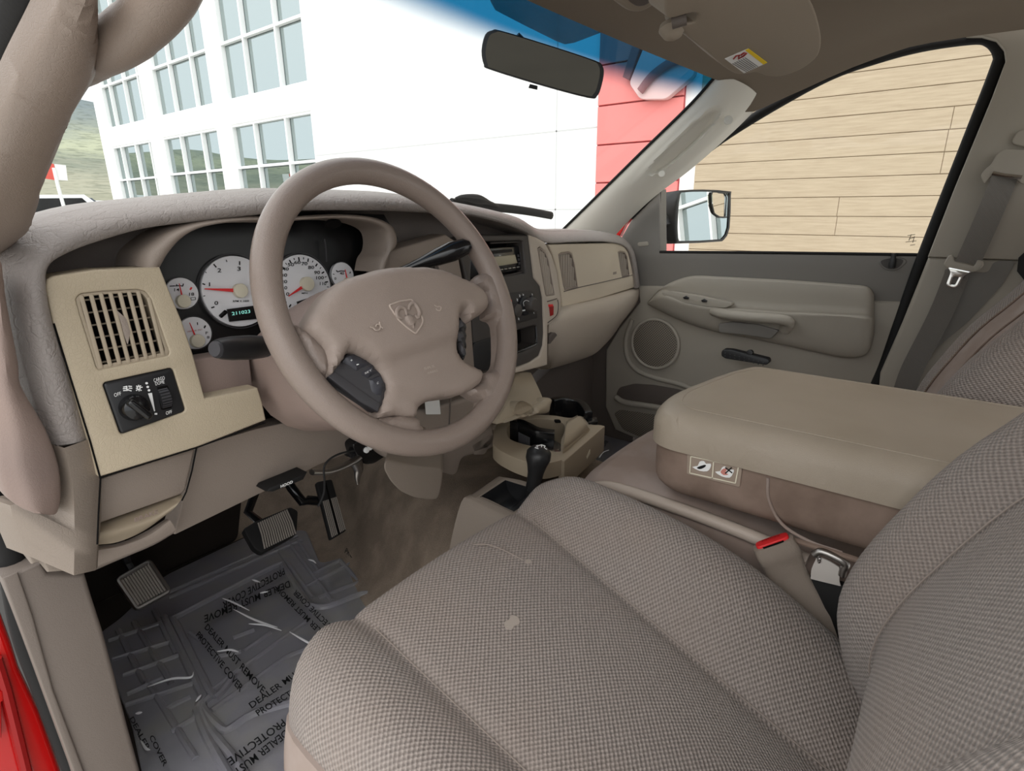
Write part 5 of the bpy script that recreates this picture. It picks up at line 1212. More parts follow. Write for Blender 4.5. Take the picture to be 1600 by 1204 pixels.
rows = [ho, [p.lerp(ap, .15)+V((0, 0, -.022)) for p in ho], [p.lerp(ap, .55)+V((0, 0, -.034)) for p in ho], [p.lerp(ap, .9)+V((0, 0, -.012)) for p in ho]]
obj('boot', grid(rows, 1, 3, cu=True), mat('black_boot_vinyl', rgb(30, 30, 33), .32, .5), SB)
SL = thing('shift_lever', 'black floor shift lever with a rounded knob and white gear marks', 'gear lever', ap)
k0 = pY(-.005, *zH((985, 750))[0]); k1 = pY(-.012, *zH((1000, 690))[0]); k2 = pY(-.025, *zH((1030, 510))[0])
kd = (k2-k1); 
obj('collar', tube([k0-V((0, 0, .02)), k0, k0+(k1-k0)*.5], [.010, .0095, .008], 16), M['black_soft'], SL)
kb = obj('knob', tube([k0+(k1-k0)*.2, k1, k1+kd*.25, k1+kd*.5, k1+kd*.7, k1+kd*.87, k1+kd*.97, k1+kd*1.02, k1+kd*1.035], [.0125, .0135, .0145, .018, .0222, .0218, .0165, .009, .002], 28), M['black'], SL)
kt = k1+kd*.96; KPn = Plane(kt+V((0, -.006, .004)), V((-.25, -.75, .65)))
b = bmesh.new()
for (x0, y0, x1, y1) in ((1008, 498, 1040, 490), (1040, 490, 1062, 498), (1015, 492, 1018, 505), (1040, 488, 1040, 503), (1058, 494, 1056, 508), (1002, 505, 1022, 512), (1060, 510, 1070, 516)):
    strip(KPn.at(*zH((x0, y0))[0]), KPn.at(*zH((x1, y1))[0]), .0012, KPn.n, b, .001)
bmesh.ops.recalc_face_normals(b, faces=b.faces); obj('gear_marks', b, M['white'], kb, smooth=False)

# ---- cup holder console
CU = thing('cup_holder', 'tan fold-out cup holder tray with two black cup clamps', 'cup holder', (.42, .02, -.36))
CT = Plane(pY(.06, 850, 690), V((0, -.10, 1)))
o = CT.pts(zAB((90, 490), (130, 495), (280, 425), (420, 405), (560, 400), (760, 440), (880, 412), (930, 450), (960, 500), (1060, 520), (1060, 500), (1105, 515), (720, 835), (720, 870), (540, 960), (400, 935), (240, 880), (120, 800), (60, 690), (75, 580)))
tray_uv = zAB((95, 490), (170, 490), (300, 440), (480, 405), (650, 415), (780, 440), (900, 415), (970, 500), (1105, 505), (725, 830), (560, 870), (400, 860), (260, 810), (130, 745), (55, 680), (70, 580))
c1uv = zAB((200, 520), (290, 478), (470, 445), (630, 458), (725, 492), (735, 560), (705, 640), (690, 720), (590, 735), (420, 700), (260, 655), (200, 605))
c2uv = zAB((600, 330), (760, 290), (930, 330), (975, 440), (960, 500), (900, 440), (800, 440), (650, 400))
obj('tray', plate(rc(CT.pts(tray_uv), .012), (0, 0, -.032), [cr(CT.pts(c1uv), 3, True)], bevel=.005, seg=4), M['tan_smooth'], CU)
w1_ = cr(CT.pts(c1uv), 3, True); cw = sum(w1_, V())/len(w1_)
obj('cup_well', grid([[p+V((0, 0, -.001)) for p in w1_], [cw+(p-cw)*.98+V((0, 0, -.03)) for p in w1_], [cw+(p-cw)*.9+V((0, 0, -.050)) for p in w1_], [cw+(p-cw)*.3+V((0, 0, -.052)) for p in w1_], [cw+(p-cw)*.02+V((0, 0, -.052)) for p in w1_]], 1, 2, cu=True), M['tan_smooth'], CU)
fr2 = [CT.at(*p) for p in zAB((722, 838), (1105, 508))]; 
fp = [fr2[0]+V((0, -.003, .0)), fr2[1]+V((0, -.003, 0)), fr2[1]+V((0, -.003, -.062)), fr2[0]+V((0, -.003, -.062))]
dn = (fp[1]-fp[0]).cross(V((0, 0, 1))).normalized()
obj('drawer_front', plate(rc(fp, .003), -dn*.012 if dn.y < 0 else dn*.012, bevel=.002), M['tan_smooth'], CU)
mk_ = [fp[0].lerp(fp[1], k)+V((0, 0, z))+(dn if dn.y < 0 else -dn)*.001 for k, z in ((.52, -.034), (.60, -.024), (.605, -.034), (.53, -.040))]
obj('latch_mark', plate(mk_, (-dn if dn.y < 0 else dn)*.002), M['ivory'], CU, smooth=False)
hp = [CT.at(*p, h) for p, h in (((720, 760), .0), ((735, 640), .012), ((760, 520), .045), ((800, 440), .058), ((870, 412), .062), ((930, 460), .04), ((970, 545), .006), ((800, 700), .0))]
hump = zAB((745, 560), (760, 490), (870, 412), (905, 425), (935, 480), (975, 545), (800, 690), (790, 650))
HPz = [CT.at(*p) for p in hump]
obj('divider', grid([[CT.at(*p) for p in zAB((722, 745), (800, 690), (975, 548))], [CT.at(*p, .012) for p in zAB((722, 720), (798, 660), (955, 520))], [CT.at(*p, .022) for p in zAB((735, 640), (790, 590), (930, 480))], [CT.at(*p, .028) for p in zAB((748, 540), (790, 500), (890, 425))], [CT.at(*p, .026) for p in zAB((760, 480), (800, 450), (860, 420))], [CT.at(*p, .0) for p in zAB((755, 470), (800, 440), (860, 410))]], 3, 4, thick=(0, .0, -.01)), M['tan_smooth'], CU)
def clamp(path, h, w, lab):
    pp = cr([CT.at(*zAB(p)[0], .0) for p in path], 4); rows = []
    for p, q in zip(pp, pp[1:]+[2*pp[-1]-pp[-2]]):
        s_ = (q-p).cross(V((0, 0, 1))).normalized()*w
        rows.append([p+s_+V((0, 0, -.03)), p+s_*1.0+V((0, 0, h)), p-s_+V((0, 0, h)), p-s_+V((0, 0, -.03))])
    bm = bmesh.new(); n_ = len(rows); vs = [[bm.verts.new(x) for x in r] for r in rows]
    for i in range(n_-1):
        for k in range(4): bm.faces.new((vs[i][k], vs[i][(k+1) % 4], vs[i+1][(k+1) % 4], vs[i+1][k]))
    bm.faces.new(vs[0]); bm.faces.new(vs[-1][::-1]); bmesh.ops.recalc_face_normals(bm, faces=bm.faces)
    bmesh.ops.bevel(bm, geom=[e for e in bm.edges if len(e.link_faces) == 2 and e.calc_face_angle() > .6], offset=.003, segments=3, profile=.5, affect='EDGES', clamp_overlap=True)
    return obj('cup_clamp', bm, M['gloss'], CU)
cl1 = clamp(((258, 560), (300, 545), (370, 575), (460, 620), (560, 640), (640, 650)), .020, .011, '')
obj('clamp_foot', plate(rc(CT.pts(zAB((480, 690), (650, 640), (718, 690), (718, 760), (640, 765), (560, 740))), .006), (0, 0, -.02), bevel=.004), M['gloss'], CU)
b = bmesh.new()
for k in range(9):
    p = CT.at(*zAB((256+12*k, 600+6*k))[0], .0); tube([p+V((0, -.014, -.03)), p+V((0, -.014, .010))], .0014, 6, bm=b)
bmesh.ops.recalc_face_normals(b, faces=b.faces); obj('grip_ribs', b, M['charcoal'], CU)
cl2 = clamp(((615, 330), (700, 310), (800, 320), (890, 350), (940, 410), (960, 450)), .018, .010, '')
obj('clamp_foot', plate(rc(CT.pts(zAB((950, 440), (1040, 425), (1052, 470), (960, 485)), .004), .004), (0, 0, -.02), bevel=.003), M['gloss'], CU)
obj('slot', plate(rc(CT.pts(zAB((635, 448), (690, 450), (704, 468), (650, 470)), .004), .003), (0, 0, -.004), bevel=.001), M['hole'], CU)
# tan tower between the stack and the tray
tw = thing('lower_console', 'tan lower console panel sloping from the centre stack to the cup holder', 'console panel', pY(.12, 800, 630))
r_ = [[pY(.165, *p) for p in zH((895, 90), (930, 80), (980, 80))], [pY(.14, *p) for p in zH((870, 180), (930, 160), (1010, 140))], [pY(.105, *p) for p in zH((840, 260), (930, 235), (1045, 220))], [pY(.09, *p) for p in zH((790, 350), (880, 300), (1040, 240))], [pY(.085, *p) for p in zH((785, 372), (840, 355), (960, 300))]]
obj('panel', grid(r_, 4, 4, thick=(0, .05, 0)), M['tan_smooth'], tw)
TQ = Plane(pY(.088, 820, 640), (0, -1, .15)); TR = (V((1, 0, 0)), V((0, .148, .989)), TQ.n)
bw = cr(TQ.pts(zAB((268, 400), (272, 330), (305, 288), (350, 280), (395, 300), (430, 330), (420, 385), (340, 405)), .004), 3, True)
obj('scoop', pillow(bw, TR, bw[0], -.014, .018, .03, .004), M['tan_smooth'], tw)
lb_ = cr(TQ.pts(zAB((150, 485), (265, 412), (425, 388), (445, 328), (500, 290), (540, 255), (575, 246), (597, 265), (580, 330), (562, 390), (480, 404), (300, 445)), .002), 3, True)
obj('shelf_lip', pillow(lb_, TR, lb_[0], .012, .014, .03, .004), M['tan_smooth'], tw)
# ================================================================== passenger door
DX = Plane((1.20, 0, 0), (-1, 0, 0))
DR = thing('passenger_door', 'closed passenger door with olive armrest panel, round speaker and window', 'door', (1.20, -.15, -.60))
# upper grey part with the mirror triangle
o = zI((250, 215), (205, 160)) + [(968, 376), (985, 346), (1005, 318), (1026, 295), (1030, 295), (1031, 392)] + zI((386, 190), (900, 197), (1592, 204), (1600, 205), (1570, 290), (1512, 425), (1380, 425), (1100, 420), (420, 420), (285, 350), (262, 260))
obj('upper_panel', plate(DX.pts(o), (.05, 0, 0), bevel=.004), M['doorgrey'], DR)
low = zI((285, 345), (420, 346), (700, 350), (1395, 415), (1512, 418), (1460, 560), (1395, 770), (1395, 1100), (285, 1055), (180, 1012), (135, 905), (138, 640), (200, 540), (295, 420))
LQ = Plane((1.195, 0, 0), (-1, 0, 0))
spk = zI((368, 612))[0]
obj('lower_panel', plate(LQ.pts(low), (.05, 0, 0), bevel=.006), M['door'], DR)
# raised armrest panel
cols_u = (332, 400, 520, 660, 800, 950, 1100, 1250, 1345, 1380)
topv = (418, 345, 303, 305, 312, 320, 330, 341, 352, 395)
ledv = (424, 392, 428, 452, 462, 474, 480, 488, 497, 500)
lowv = (430, 470, 520, 560, 585, 615, 645, 672, 655, 560)
rows = [[], [], [], [], [], [], []]
for u, t_, l_, b_ in zip(cols_u, topv, ledv, lowv):
    ends = 0 if u in (332, 1380) else 1
    k = .35 if not ends else 1
    a = LQ.at(*zI((u, t_))[0]); b = LQ.at(*zI((u, b_))[0])
    e = .028*k; led = .052*k
    P1 = Plane((1.195-e, 0, 0), (-1, 0, 0)); P3 = Plane((1.195-led, 0, 0), (-1, 0, 0))
    rows[0].append(a+V((.02, 0, 0))); rows[1].append(P1.at(*zI((u, t_+8*ends))[0])); rows[2].append(P1.at(*zI((u, l_-28*ends))[0]))
    rows[3].append(P3.at(*zI((u, l_-6*ends))[0])); rows[4].append(P3.at(*zI((u, l_+22*ends))[0])); rows[5].append(P1.at(*zI((u, b_-6*ends))[0])); rows[6].append(b+V((.02, 0, 0)))
obj('armrest_panel', grid(rows, 5, 4), M['door'], DR)
AP = Plane((1.140, 0, 0), (-1, 0, .0))
so = zI((396, 376), (440, 372), (560, 390), (720, 424), (722, 434), (690, 447), (600, 440), (470, 418), (410, 395))
swp = obj('switch_panel', plate(rc([AP.at(*p) for p in so], .004), (.02, 0, -.0), bevel=.003), M['door'], DR)
for x, y in ((508, 398), (592, 412)):
    s_ = obj('window_switch', plate([AP.at(*p, .004) for p in zI((x-14, y), (x, y-7), (x+14, y+2), (x+10, y+10), (x-10, y+8))], (.01, 0, 0), bevel=.002), M['black'], swp)
HPn = [pX(x, *p) for x, p in zip((1.150, 1.128, 1.118, 1.116, 1.118, 1.128, 1.150), zI((640, 462), (690, 476), (790, 487), (880, 494), (945, 500), (985, 512), (965, 545)))]
obj('pull_handle', tube(cr(HPn, 4), [.017]*25, 16, flat=.8), M['door'], DR)
pk = zI((660, 520), (720, 512), (840, 524), (940, 552), (900, 590), (780, 572), (660, 560))
obj('handle_pocket', plate(rc(Plane((1.138, 0, 0), (-1, 0, 0)).pts(pk), .006), (.01, 0, 0), bevel=.002), M['doorgrey'], DR)
# speaker with perforated grille
t = NT('perforated_grille'); tcn = t.n('ShaderNodeTexCoord'); mp = t.n('ShaderNodeMapping'); mp.inputs['Scale'].default_value = (0, 1/.0042, 1/.0042)
t.l(tcn.outputs['Object'], mp.inputs[0]); sp = t.n('ShaderNodeSeparateXYZ'); t.l(mp.outputs[0], sp.inputs[0])
cy, cz = t.math('COSINE', t.math('MULTIPLY', sp.outputs['Y'], math.pi)), t.math('COSINE', t.math('MULTIPLY', sp.outputs['Z'], math.pi))
g = t.math('GREATER_THAN', t.math('MULTIPLY', cy, cz), .25); t.l(t.mix(g, rgb(140, 128, 112), rgb(44, 40, 36)), t.b.inputs['Base Color']); t.b.inputs['Roughness'].default_value = .6; GRILLE = t.m
sc_ = LQ.at(*spk, .0); r_s = (LQ.at(spk[0]+36, spk[1])-sc_).length
spo = obj('speaker_grille', disc(sc_+V((-.008, 0, 0)), (-1, 0, 0), r_s, .01, 48, .003), GRILLE, DR)
obj('speaker_ring', tube([sc_+V((-.006, math.cos(a)*r_s*1.03, math.sin(a)*r_s*1.03)) for a in [2*math.pi*k/64 for k in range(64)]], .0055, 10, closed=True), M['door'], DR)
obj('speaker_contour', tube(cr([LQ.at(*p, .0) for p in zI((262, 500), (232, 590), (240, 680), (290, 740), (380, 775), (480, 800), (600, 850))], 5), .008, 10), M['door'], DR)
# map pocket and lower grille
po = zI((184, 850), (200, 815), (270, 797), (360, 803), (470, 822), (600, 860), (600, 960), (400, 910), (200, 885))
obj('map_pocket', plate(rc(LQ.pts(po, .001), .012), (.004, 0, 0), bevel=.001), M['taupe_dk'], DR)
obj('pocket_rim', tube(cr(LQ.pts(zI((184, 860), (230, 885), (400, 912), (600, 962)), .004), 4), .010, 10), M['door'], DR)
gr = zI((175, 935), (200, 918), (400, 945), (600, 990), (600, 1090), (300, 1046), (215, 1010))
obj('lower_grille', plate(rc(LQ.pts(gr, .003), .012), (.004, 0, 0), bevel=.001), GRILLE, DR)
# inside door handle
hb = zI((1398, 232), (1420, 216), (1470, 210), (1525, 220), (1532, 235), (1500, 268), (1460, 278), (1420, 266))
ih = obj('door_handle', plate(rc(DX.pts(hb, .004), .008), (.006, 0, 0), bevel=.002), M['doorgrey'], DR)
obj('cup', plate([DX.at(*p, .0052) for p in cr2(zI((1410, 234), (1430, 222), (1470, 217), (1515, 226), (1495, 258), (1460, 268), (1428, 258)), 3, True)], (.001, 0, 0)), M['stack'], ih)
obj('lock_lever', tube([DX.at(*p, .012) for p in zI((1470, 195), (1470, 215), (1464, 240), (1462, 262))], [.005, .0055, .008, .007], 12), M['black'], ih)
obj('mirror_cover_screw', disc(DX.at(*zT((585, 990))[0], .002), (-1, 0, 0), .007, .004, 20), M['black_soft'], DR)
obj('mirror_cover_slot', plate(rc(DX.pts(zT((590, 1140), (640, 1135), (642, 1155), (592, 1160)), .002), .006), (.003, 0, 0), bevel=.001), M['door'], DR)
# window glass, black seals
gz = [pX(1.225, *p) for p in ((1031, 394), (1440, 399), (1556, 80), (1545, 66), (1525, 64), (1430, 76), (1330, 106), (1220, 160), (1120, 224), (1050, 280), (1029, 300))]
obj('window_glass', plate(gz, (.004, 0, 0)), glass('door_glass', (.985, .99, .98, 1), .012), DR, smooth=False)
sl_ = [pX(1.20, *p) for p in ((985, 338), (1031, 292), (1080, 252), (1140, 208), (1225, 156), (1300, 116), (1370, 91), (1440, 72), (1520, 60), (1548, 64), (1562, 84), (1556, 110), (1512, 222), (1445, 392), (1420, 460), (1385, 560), (1368, 600))]
obj('window_seal', tube(cr(sl_, 5), .0125, 10), M['rubber'], DR)
obj('sill_seal', tube([DX.at(*p, -.001) for p in ((1031, 393.5), (1200, 394.5), (1440, 398))], .004, 8), M['rubber'], DR)
obj('frame_seal', tube([pX(1.21, *p) for p in ((1031, 394), (1030, 340), (1031, 296))], .004, 8), M['rubber'], DR)
GM = Plane((1.2235, 0, 0), (-1, 0, 0)); b = bmesh.new()
for (p, q) in (((1418, 368), (1430, 366)), ((1420, 373), (1428, 371)), ((1415, 378), (1432, 376)), ((1422, 383), (1430, 382)), ((1424, 366), (1420, 376)), ((1429, 369), (1426, 379))):
    strip(GM.at(*p), GM.at(*q), .0013, (-1, 0, 0), b, .0004)
bmesh.ops.recalc_face_normals(b, faces=b.faces); obj('etched_mark', b, M['ink'], DR, smooth=False)
# red paint of the cab beyond the mirror triangle and below the pillar
rp_ = thing('door_frame', 'strip of red painted body between windshield pillar and mirror triangle', 'car body', pX(1.24, 970, 355))
obj('painted_edge', plate([pX(1.235, *p) for p in zT((462, 1100), (490, 1050), (560, 965), (640, 900), (600, 975), (530, 1060), (505, 1112))], (.02, 0, 0), bevel=.003), M['paint'], rp_)
ws_ = [pX(1.235, *p) for p in zI((1592, 206), (1600, 205), (1560, 320), (1540, 360), (1530, 350))]
# black perforated block standing in the door pocket
bb = thing('black_clip', 'small black perforated clip with round button in passenger door pocket', 'clip', pX(1.15, 1165, 560))
BQ = Plane((1.15, 0, 0), (-1, 0, .2))
bo_ = zI((672, 650), (682, 638), (720, 640), (890, 682), (896, 700), (880, 712), (690, 682), (672, 670))
obj('body', plate(rc(BQ.pts(bo_), .004), (.02, 0, 0), bevel=.003), M['black'], bb)
for k in range(9):
    for j in range(2): obj('dot', disc(BQ.at(*zI((690+22*k, 656+5.4*k+13*j))[0], .0006), BQ.n, .0018, .001, 8), M['charcoal'], bb)
obj('button', disc(BQ.at(*zI((803, 654))[0], .0), BQ.n, .0085, .012, 20, .002), M['black'], bb)

# ------------------------------------------------ outside mirror
MX = thing('side_mirror', 'black towing side mirror with square glass and round-cornered spot mirror', 'side mirror', pX(1.42, 1085, 375))
tgt = pX(1.42, 1098, 338)
mn = (-(tgt-EYE).normalized() + V((.60, -.80, -.02))).normalized()
# reflect towards the glazing further back along the building
refl = V((XF, -7.2, 1.1))-tgt; mn = (refl.normalized() + (EYE-tgt).normalized()).normalized()
MQ = Plane(tgt, mn)
ho = zT((700, 1010), (720, 960), (740, 930), (790, 895), (830, 888), (990, 890), (1018, 900), (1028, 925), (1022, 1080), (1005, 1120), (970, 1135), (800, 1145), (770, 1140), (720, 1125))
gl_o = zT((775, 1010), (785, 915), (805, 902), (900, 898), (1010, 905), (1020, 925), (1014, 1070), (990, 1120), (960, 1128), (805, 1135), (775, 1120))
go = cr(MQ.pts(gl_o), 2, True); cm = sum(go, V())/len(go)
hs = [cm+(p-cm)*1.06+mn*.002 for p in go]
bkv = V((.06, .16, 0))
rows = [[cm+(p-cm)*.98+mn*.003 for p in go], hs, [cm+(p-cm)*1.07-mn*.02 for p in go], [cm+(p-cm)*1.02-mn*.07+V((.0, .02, 0)) for p in go], [cm+(p-cm)*.75-mn*.12+V((0, .03, 0)) for p in go], [cm+(p-cm)*.1-mn*.135+V((0, .03, 0)) for p in go]]
obj('housing', grid(rows, 1, 3, cu=True), M['black'], MX)
MIR = mat('mirror_silver', rgb(245, 247, 247), .0, .5, metal=1)
obj('mirror_glass', plate(go, -mn*.006), MIR, MX, smooth=False)
sp_o = MQ.pts(zT((936, 905), (1008, 907), (1018, 925), (1012, 1022), (975, 1020), (948, 1000), (938, 960)), .004)
spc = cr(rc(sp_o, .006), 1, True); R_ = Matrix.Rotation(.12, 3, 'Z'); c_ = sum(spc, V())/len(spc)
obj('spot_mirror', plate([c_+(R_ @ (p-c_)) for p in spc], -mn*.004), MIR, MX, smooth=False)
obj('spot_rim', tube(spc, .0022, 8, closed=True), M['black'], MX)
arm = [pX(1.29, *zT((702, 1070))[0]), pX(1.30, *zT((705, 1050))[0]), cm-mn*.07+V((-.04, 0, -.03))]
obj('arm', tube(cr(arm, 4), [.035, .034, .033, .032, .032, .032, .03, .03, .03], 14), M['black'], MX)
obj('arm_bolt', disc(pX(1.255, *zT((706, 1138))[0]), (-1, -.2, 0), .012, .02, 20, .003), M['black_soft'], MX)

# ------------------------------------------------ windshield wiper
WI = thing('wiper', 'black windshield wiper lying at the base of the glass above the dash', 'wiper', V((.55, .70, .06)))
def WO(u, v, off=-.012): 
    q = WS(u, v, 0); return q + V((0, .012, .008))
a = [WO(*p) for p in zT((-270, 968), (-120, 985), (0, 995), (100, 1008), (200, 1026))]
obj('blade', tube(cr(a, 4), .0085, 8, flat=1.4), M['rubber'], WI)
a = [WO(*p) for p in zE((1210, 325), (1260, 318), (1360, 332), (1400, 345), (1460, 370))]
obj('arm', tube(cr(a, 4), [.004, .005, .006, .007, .008, .010, .012, .013, .012, .010, .009, .008, .007, .006, .006, .005, .005], 8), M['black_soft'], WI)

# ------------------------------------------------ passenger side door pillar, belt
BX = Plane((1.165, 0, 0), (-1, 0, 0))
BPp = thing('door_pillar', 'olive taupe trimmed pillar behind the passenger window carrying the seat belt', 'pillar', (1.17, -.62, -.45))
up = zK((420, 112), (470, 112), (515, 125), (540, 155), (545, 190), (500, 310), (380, 600), (300, 806), (560, 815), (720, 815), (720, 20), (600, 68))
obj('upper_trim', plate(BX.pts(up), (.06, 0, 0), bevel=.012, seg=4), M['bpillar'], BPp)
ef = [pX(1.15, *p) for p in zK((520, 122), (548, 160), (552, 195), (510, 320), (390, 610), (300, 806))]
lo_ = zK((302, 806), (560, 815), (720, 820), (720, 1400), (130, 1400), (150, 1170), (220, 1010))
obj('lower_trim', plate(BX.pts(lo_, -.003), (.06, 0, 0), bevel=.010, seg=4), M['bpillar'], BPp)
rc2 = zAC((440, 180), (560, 200), (760, 215), (800, 130), (960, 125), (870, 290), (620, 560), (290, 840), (230, 960), (330, 700), (460, 470))
obj('dark_panel', plate(rc(BX.pts(rc2, .002), .01), (.004, 0, 0), bevel=.001), M['doorgrey'], BPp)
hk = zK((560, 450), (580, 410), (640, 400), (640, 470))
obj('upper_block', plate(rc(BX.pts(hk, .01), .008), (.02, 0, 0), bevel=.006), M['bpillar'], BPp)
rk = zK((585, 808), (700, 700), (700, 1000), (580, 850))
obj('rear_gap', plate(BX.pts(rk, .004), (.004, 0, 0)), M['black_soft'], BPp)
SBt = thing('seat_belt', 'grey seat belt with metal tongue hanging down the passenger pillar', 'seat belt', pX(1.14, 1495, 430))
def web(pts, w, x, name, par, mt):
    rows = []
    c = [pX(xx, *p) for p, xx in zip(pts, x)]; c = cr(c, 5); n_ = len(c)
    for i, p in enumerate(c):
        tdir = (c[min(i+1, n_-1)]-c[max(i-1, 0)]).normalized(); s_ = tdir.cross(V((-1, -.25, 0))).normalized()*w/2
        rows.append([p-s_, p+s_])
    return obj(name, grid(rows, 1, 1, thick=(.0018, 0, 0)), mt, par)
t = NT('belt_webbing'); t.b.inputs['Base Color'].default_value = rgb(118, 112, 104); t.b.inputs['Roughness'].default_value = .75
tcn = t.n('ShaderNodeTexCoord'); wv = t.n('ShaderNodeTexWave'); wv.inputs['Scale'].default_value = 180; wv.bands_direction = 'DIAGONAL'; t.l(tcn.outputs['UV'], wv.inputs['Vector']); t.bump(wv.outputs['Fac'], .4, .0006); WEB = t.m
web([zK((545, 548))[0], zK((490, 680))[0], zK((425, 825))[0]], .046, (1.135, 1.125, 1.125), 'shoulder_strap', SBt, WEB)
web([zK((395, 850))[0], zK((340, 985))[0], zK((255, 1150))[0], zK((225, 1230))[0]], .046, (1.128, 1.125, 1.12, 1.118), 'lap_strap', SBt, WEB)
GQ = Plane((1.12, 0, 0), (-1, 0, 0))
gl_ = zK((352, 815), (375, 797), (420, 815), (470, 815), (478, 830), (465, 852), (420, 856), (355, 832))
gd = obj('tongue_handle', plate(rc(GQ.pts(zAC((437, 150), (470, 90), (505, 85), (515, 130), (660, 165), (680, 120), (725, 130), (728, 160), (690, 200), (640, 212), (450, 175))), .004), (.012, 0, 0), bevel=.004), M['bpillar'], SBt)
tgp = GQ.pts(zAC((468, 172), (640, 208), (600, 225), (580, 240), (545, 310), (520, 326), (470, 316), (455, 295), (488, 210)), .001)
th = GQ.pts(zAC((505, 245), (550, 242), (520, 300), (488, 298)), .001)
obj('tongue', plate(rc(tgp, .004), (.003, 0, 0), [rc(th, .003)], bevel=.0008), M['chrome'], SBt)
gp = zK((465, 550), (480, 530), (500, 515), (515, 485), (540, 468), (610, 470), (620, 560), (600, 580), (575, 558), (505, 545), (490, 560), (478, 578))
gb = obj('belt_guide', plate(rc(Plane((1.13, 0, 0), (-1, 0, 0)).pts(gp), .006), (.02, 0, 0), bevel=.006), M['bpillar'], SBt)
obj('slot', tube([pX(1.129, *p) for p in zK((503, 543), (540, 550), (595, 556))], .005, 8), M['chrome'], gb)
# ================================================================== seats
M['weave'] = woven('woven_taupe_cloth', rgb(120, 109, 102), rgb(168, 155, 146), .0036, .75, var=(5, rgb(150, 128, 112), .35))
M['velour'] = mat('taupe_velour', rgb(160, 142, 132), .95, .1, grain=(260, .15), var=(11, rgb(140, 117, 103), .7))
M['velour_dk'] = mat('brown_velour', rgb(146, 122, 107), .95, .1, grain=(260, .15), var=(13, rgb(118, 96, 82), .8))
M['lid'] = leather('tan_armrest_vinyl', rgb(166, 150, 130), 520, .5, .42, var=(8, rgb(156, 140, 118), .6))
M['piping'] = leather('pale_taupe_vinyl', rgb(186, 168, 152), 520, .25, .45)

def ss(a, b, x):
    t = max(0, min(1, (x-a)/(b-a))); return t*t*(3-2*t)
DS = thing('bucket_seat', 'taupe woven cloth driver seat with a white stain on the cushion', 'seat', (-.02, -.35, -.69))
# cushion: cross sections from front to back
def zc(y):      # height of the insert along the seat
    return -.338 - .10*ss(-.08, -.60, -(-y)*1.0) if False else -.336 - .235*max(0, -.08-y) 
CREST = ((-.70, -.48), (-.58, -.435), (-.50, -.392), (-.43, -.352), (-.34, -.318), (-.24, -.300), (-.14, -.290), (-.08, -.303), (.0, -.306))
def crest(y):
    for (a, p), (c, q) in zip(CREST, CREST[1:]):
        if a <= y <= c: return p+(q-p)*(y-a)/(c-a)
    return CREST[0][1]
def cushion_row(y, front=0.0, drop=0.0):
    b = zc(y); cz = crest(y)-b
    xl, xr = -.285+.05*front, .245-.05*front; sh = .014+.17*(max(y, -.55)+.075)
    pts = [(xl+.012, b-.20-drop*.3), (xl-.002, b-.10-drop*.6), (xl+.002, b-.035-drop), (xl+.022, b+.004-drop), (xl+.055, b+.018-drop), (-.190, b+.010-drop), (-.165, b-.004-drop), (-.145, b+.001-drop), (-.02, b+.004-drop), (.105+sh, b+.001-drop), (.128+sh, b-.003-drop), (.150+sh*.9, b+.010+max(0, cz-.03)*.30-drop),
           (.185+sh*.4, b+cz*.93-drop), (.217, b+cz-drop), (xr-.006, b+cz-.020-drop), (xr+.005, b+cz-.062-drop), (xr, b-.10-drop*.6), (xr-.012, b-.20-drop*.3)]
    return [V((x, y, z)) for x, z in pts]
rows = []
f = cushion_row(-.055, .9, .09); rows.append([V((p.x*.97-.0005, -.075, min(p.z, -.50))) for p in f])
rows.append([V((p.x*.985, -.052, p.z-.05)) for p in cushion_row(-.06, .7, .06)])
rows.append([V((p.x, -.050+.03*(((p.x+.02)/.26)**4)*-1, p.z)) for p in cushion_row(-.06, .45, .028)])
rows.append([V((p.x, -.066-.03*(((p.x+.02)/.26)**4), p.z)) for p in cushion_row(-.075, .15, .008)])
rows.append(cushion_row(-.13))
for y in (-.20, -.28, -.36, -.44, -.52, -.60, -.68): rows.append(cushion_row(y))
cu = obj('cushion', grid(rows, 3, 3), M['weave'], DS)
# plain cloth skirt on the outer side, stitched seams
def on_cushion(x, y, dz=.0012):
    r = cushion_row(y); 
    for p, q in zip(r, r[1:]):
        if p.x <= x <= q.x and q.x > p.x and p.z > zc(y)-.04: return V((x, y, p.z+(q.z-p.z)*(x-p.x)/(q.x-p.x)+dz))
    return V((x, y, zc(y)+dz))
SEAM = mat('pale_thread', rgb(150, 136, 126), .9, .1)
def seam(fx, y0, y1, par, r=.0008, n=24):
    return obj('seam', tube([on_cushion(fx(y0+(y1-y0)*k/n), y0+(y1-y0)*k/n) for k in range(n+1)], r, 6), SEAM, par)
seam(lambda y: .142+.17*(max(y, -.55)+.075), -.10, -.60, DS); seam(lambda y: -.165, -.10, -.60, DS)
obj('seam', tube(cr([on_cushion(x, y) for x, y in ((.02, -.085), (.036, -.098), (.046, -.12), (.052, -.15))], 4), .0009, 6), SEAM, DS)
rows = []
for y, dr_ in ((-.045, .12), (-.075, .075), (-.12, .04), (-.20, .03), (-.30, .03), (-.42, .03), (-.55, .03), (-.66, .03)):
    r = cushion_row(max(-.66, y-.02)); xo = -.2935+ (.045 if y > -.06 else .018 if y > -.09 else 0)
    b = zc(y); rows.append([V((xo+.006, y, b-.018-dr_*.6)), V((xo-.004, y, b-.09-dr_*.3)), V((xo-.004, y, b-.18)), V((xo+.004, y, b-.26))])
obj('side_skirt', grid(rows, 3, 3, thick=(.01, 0, 0)), M['velour'], DS)
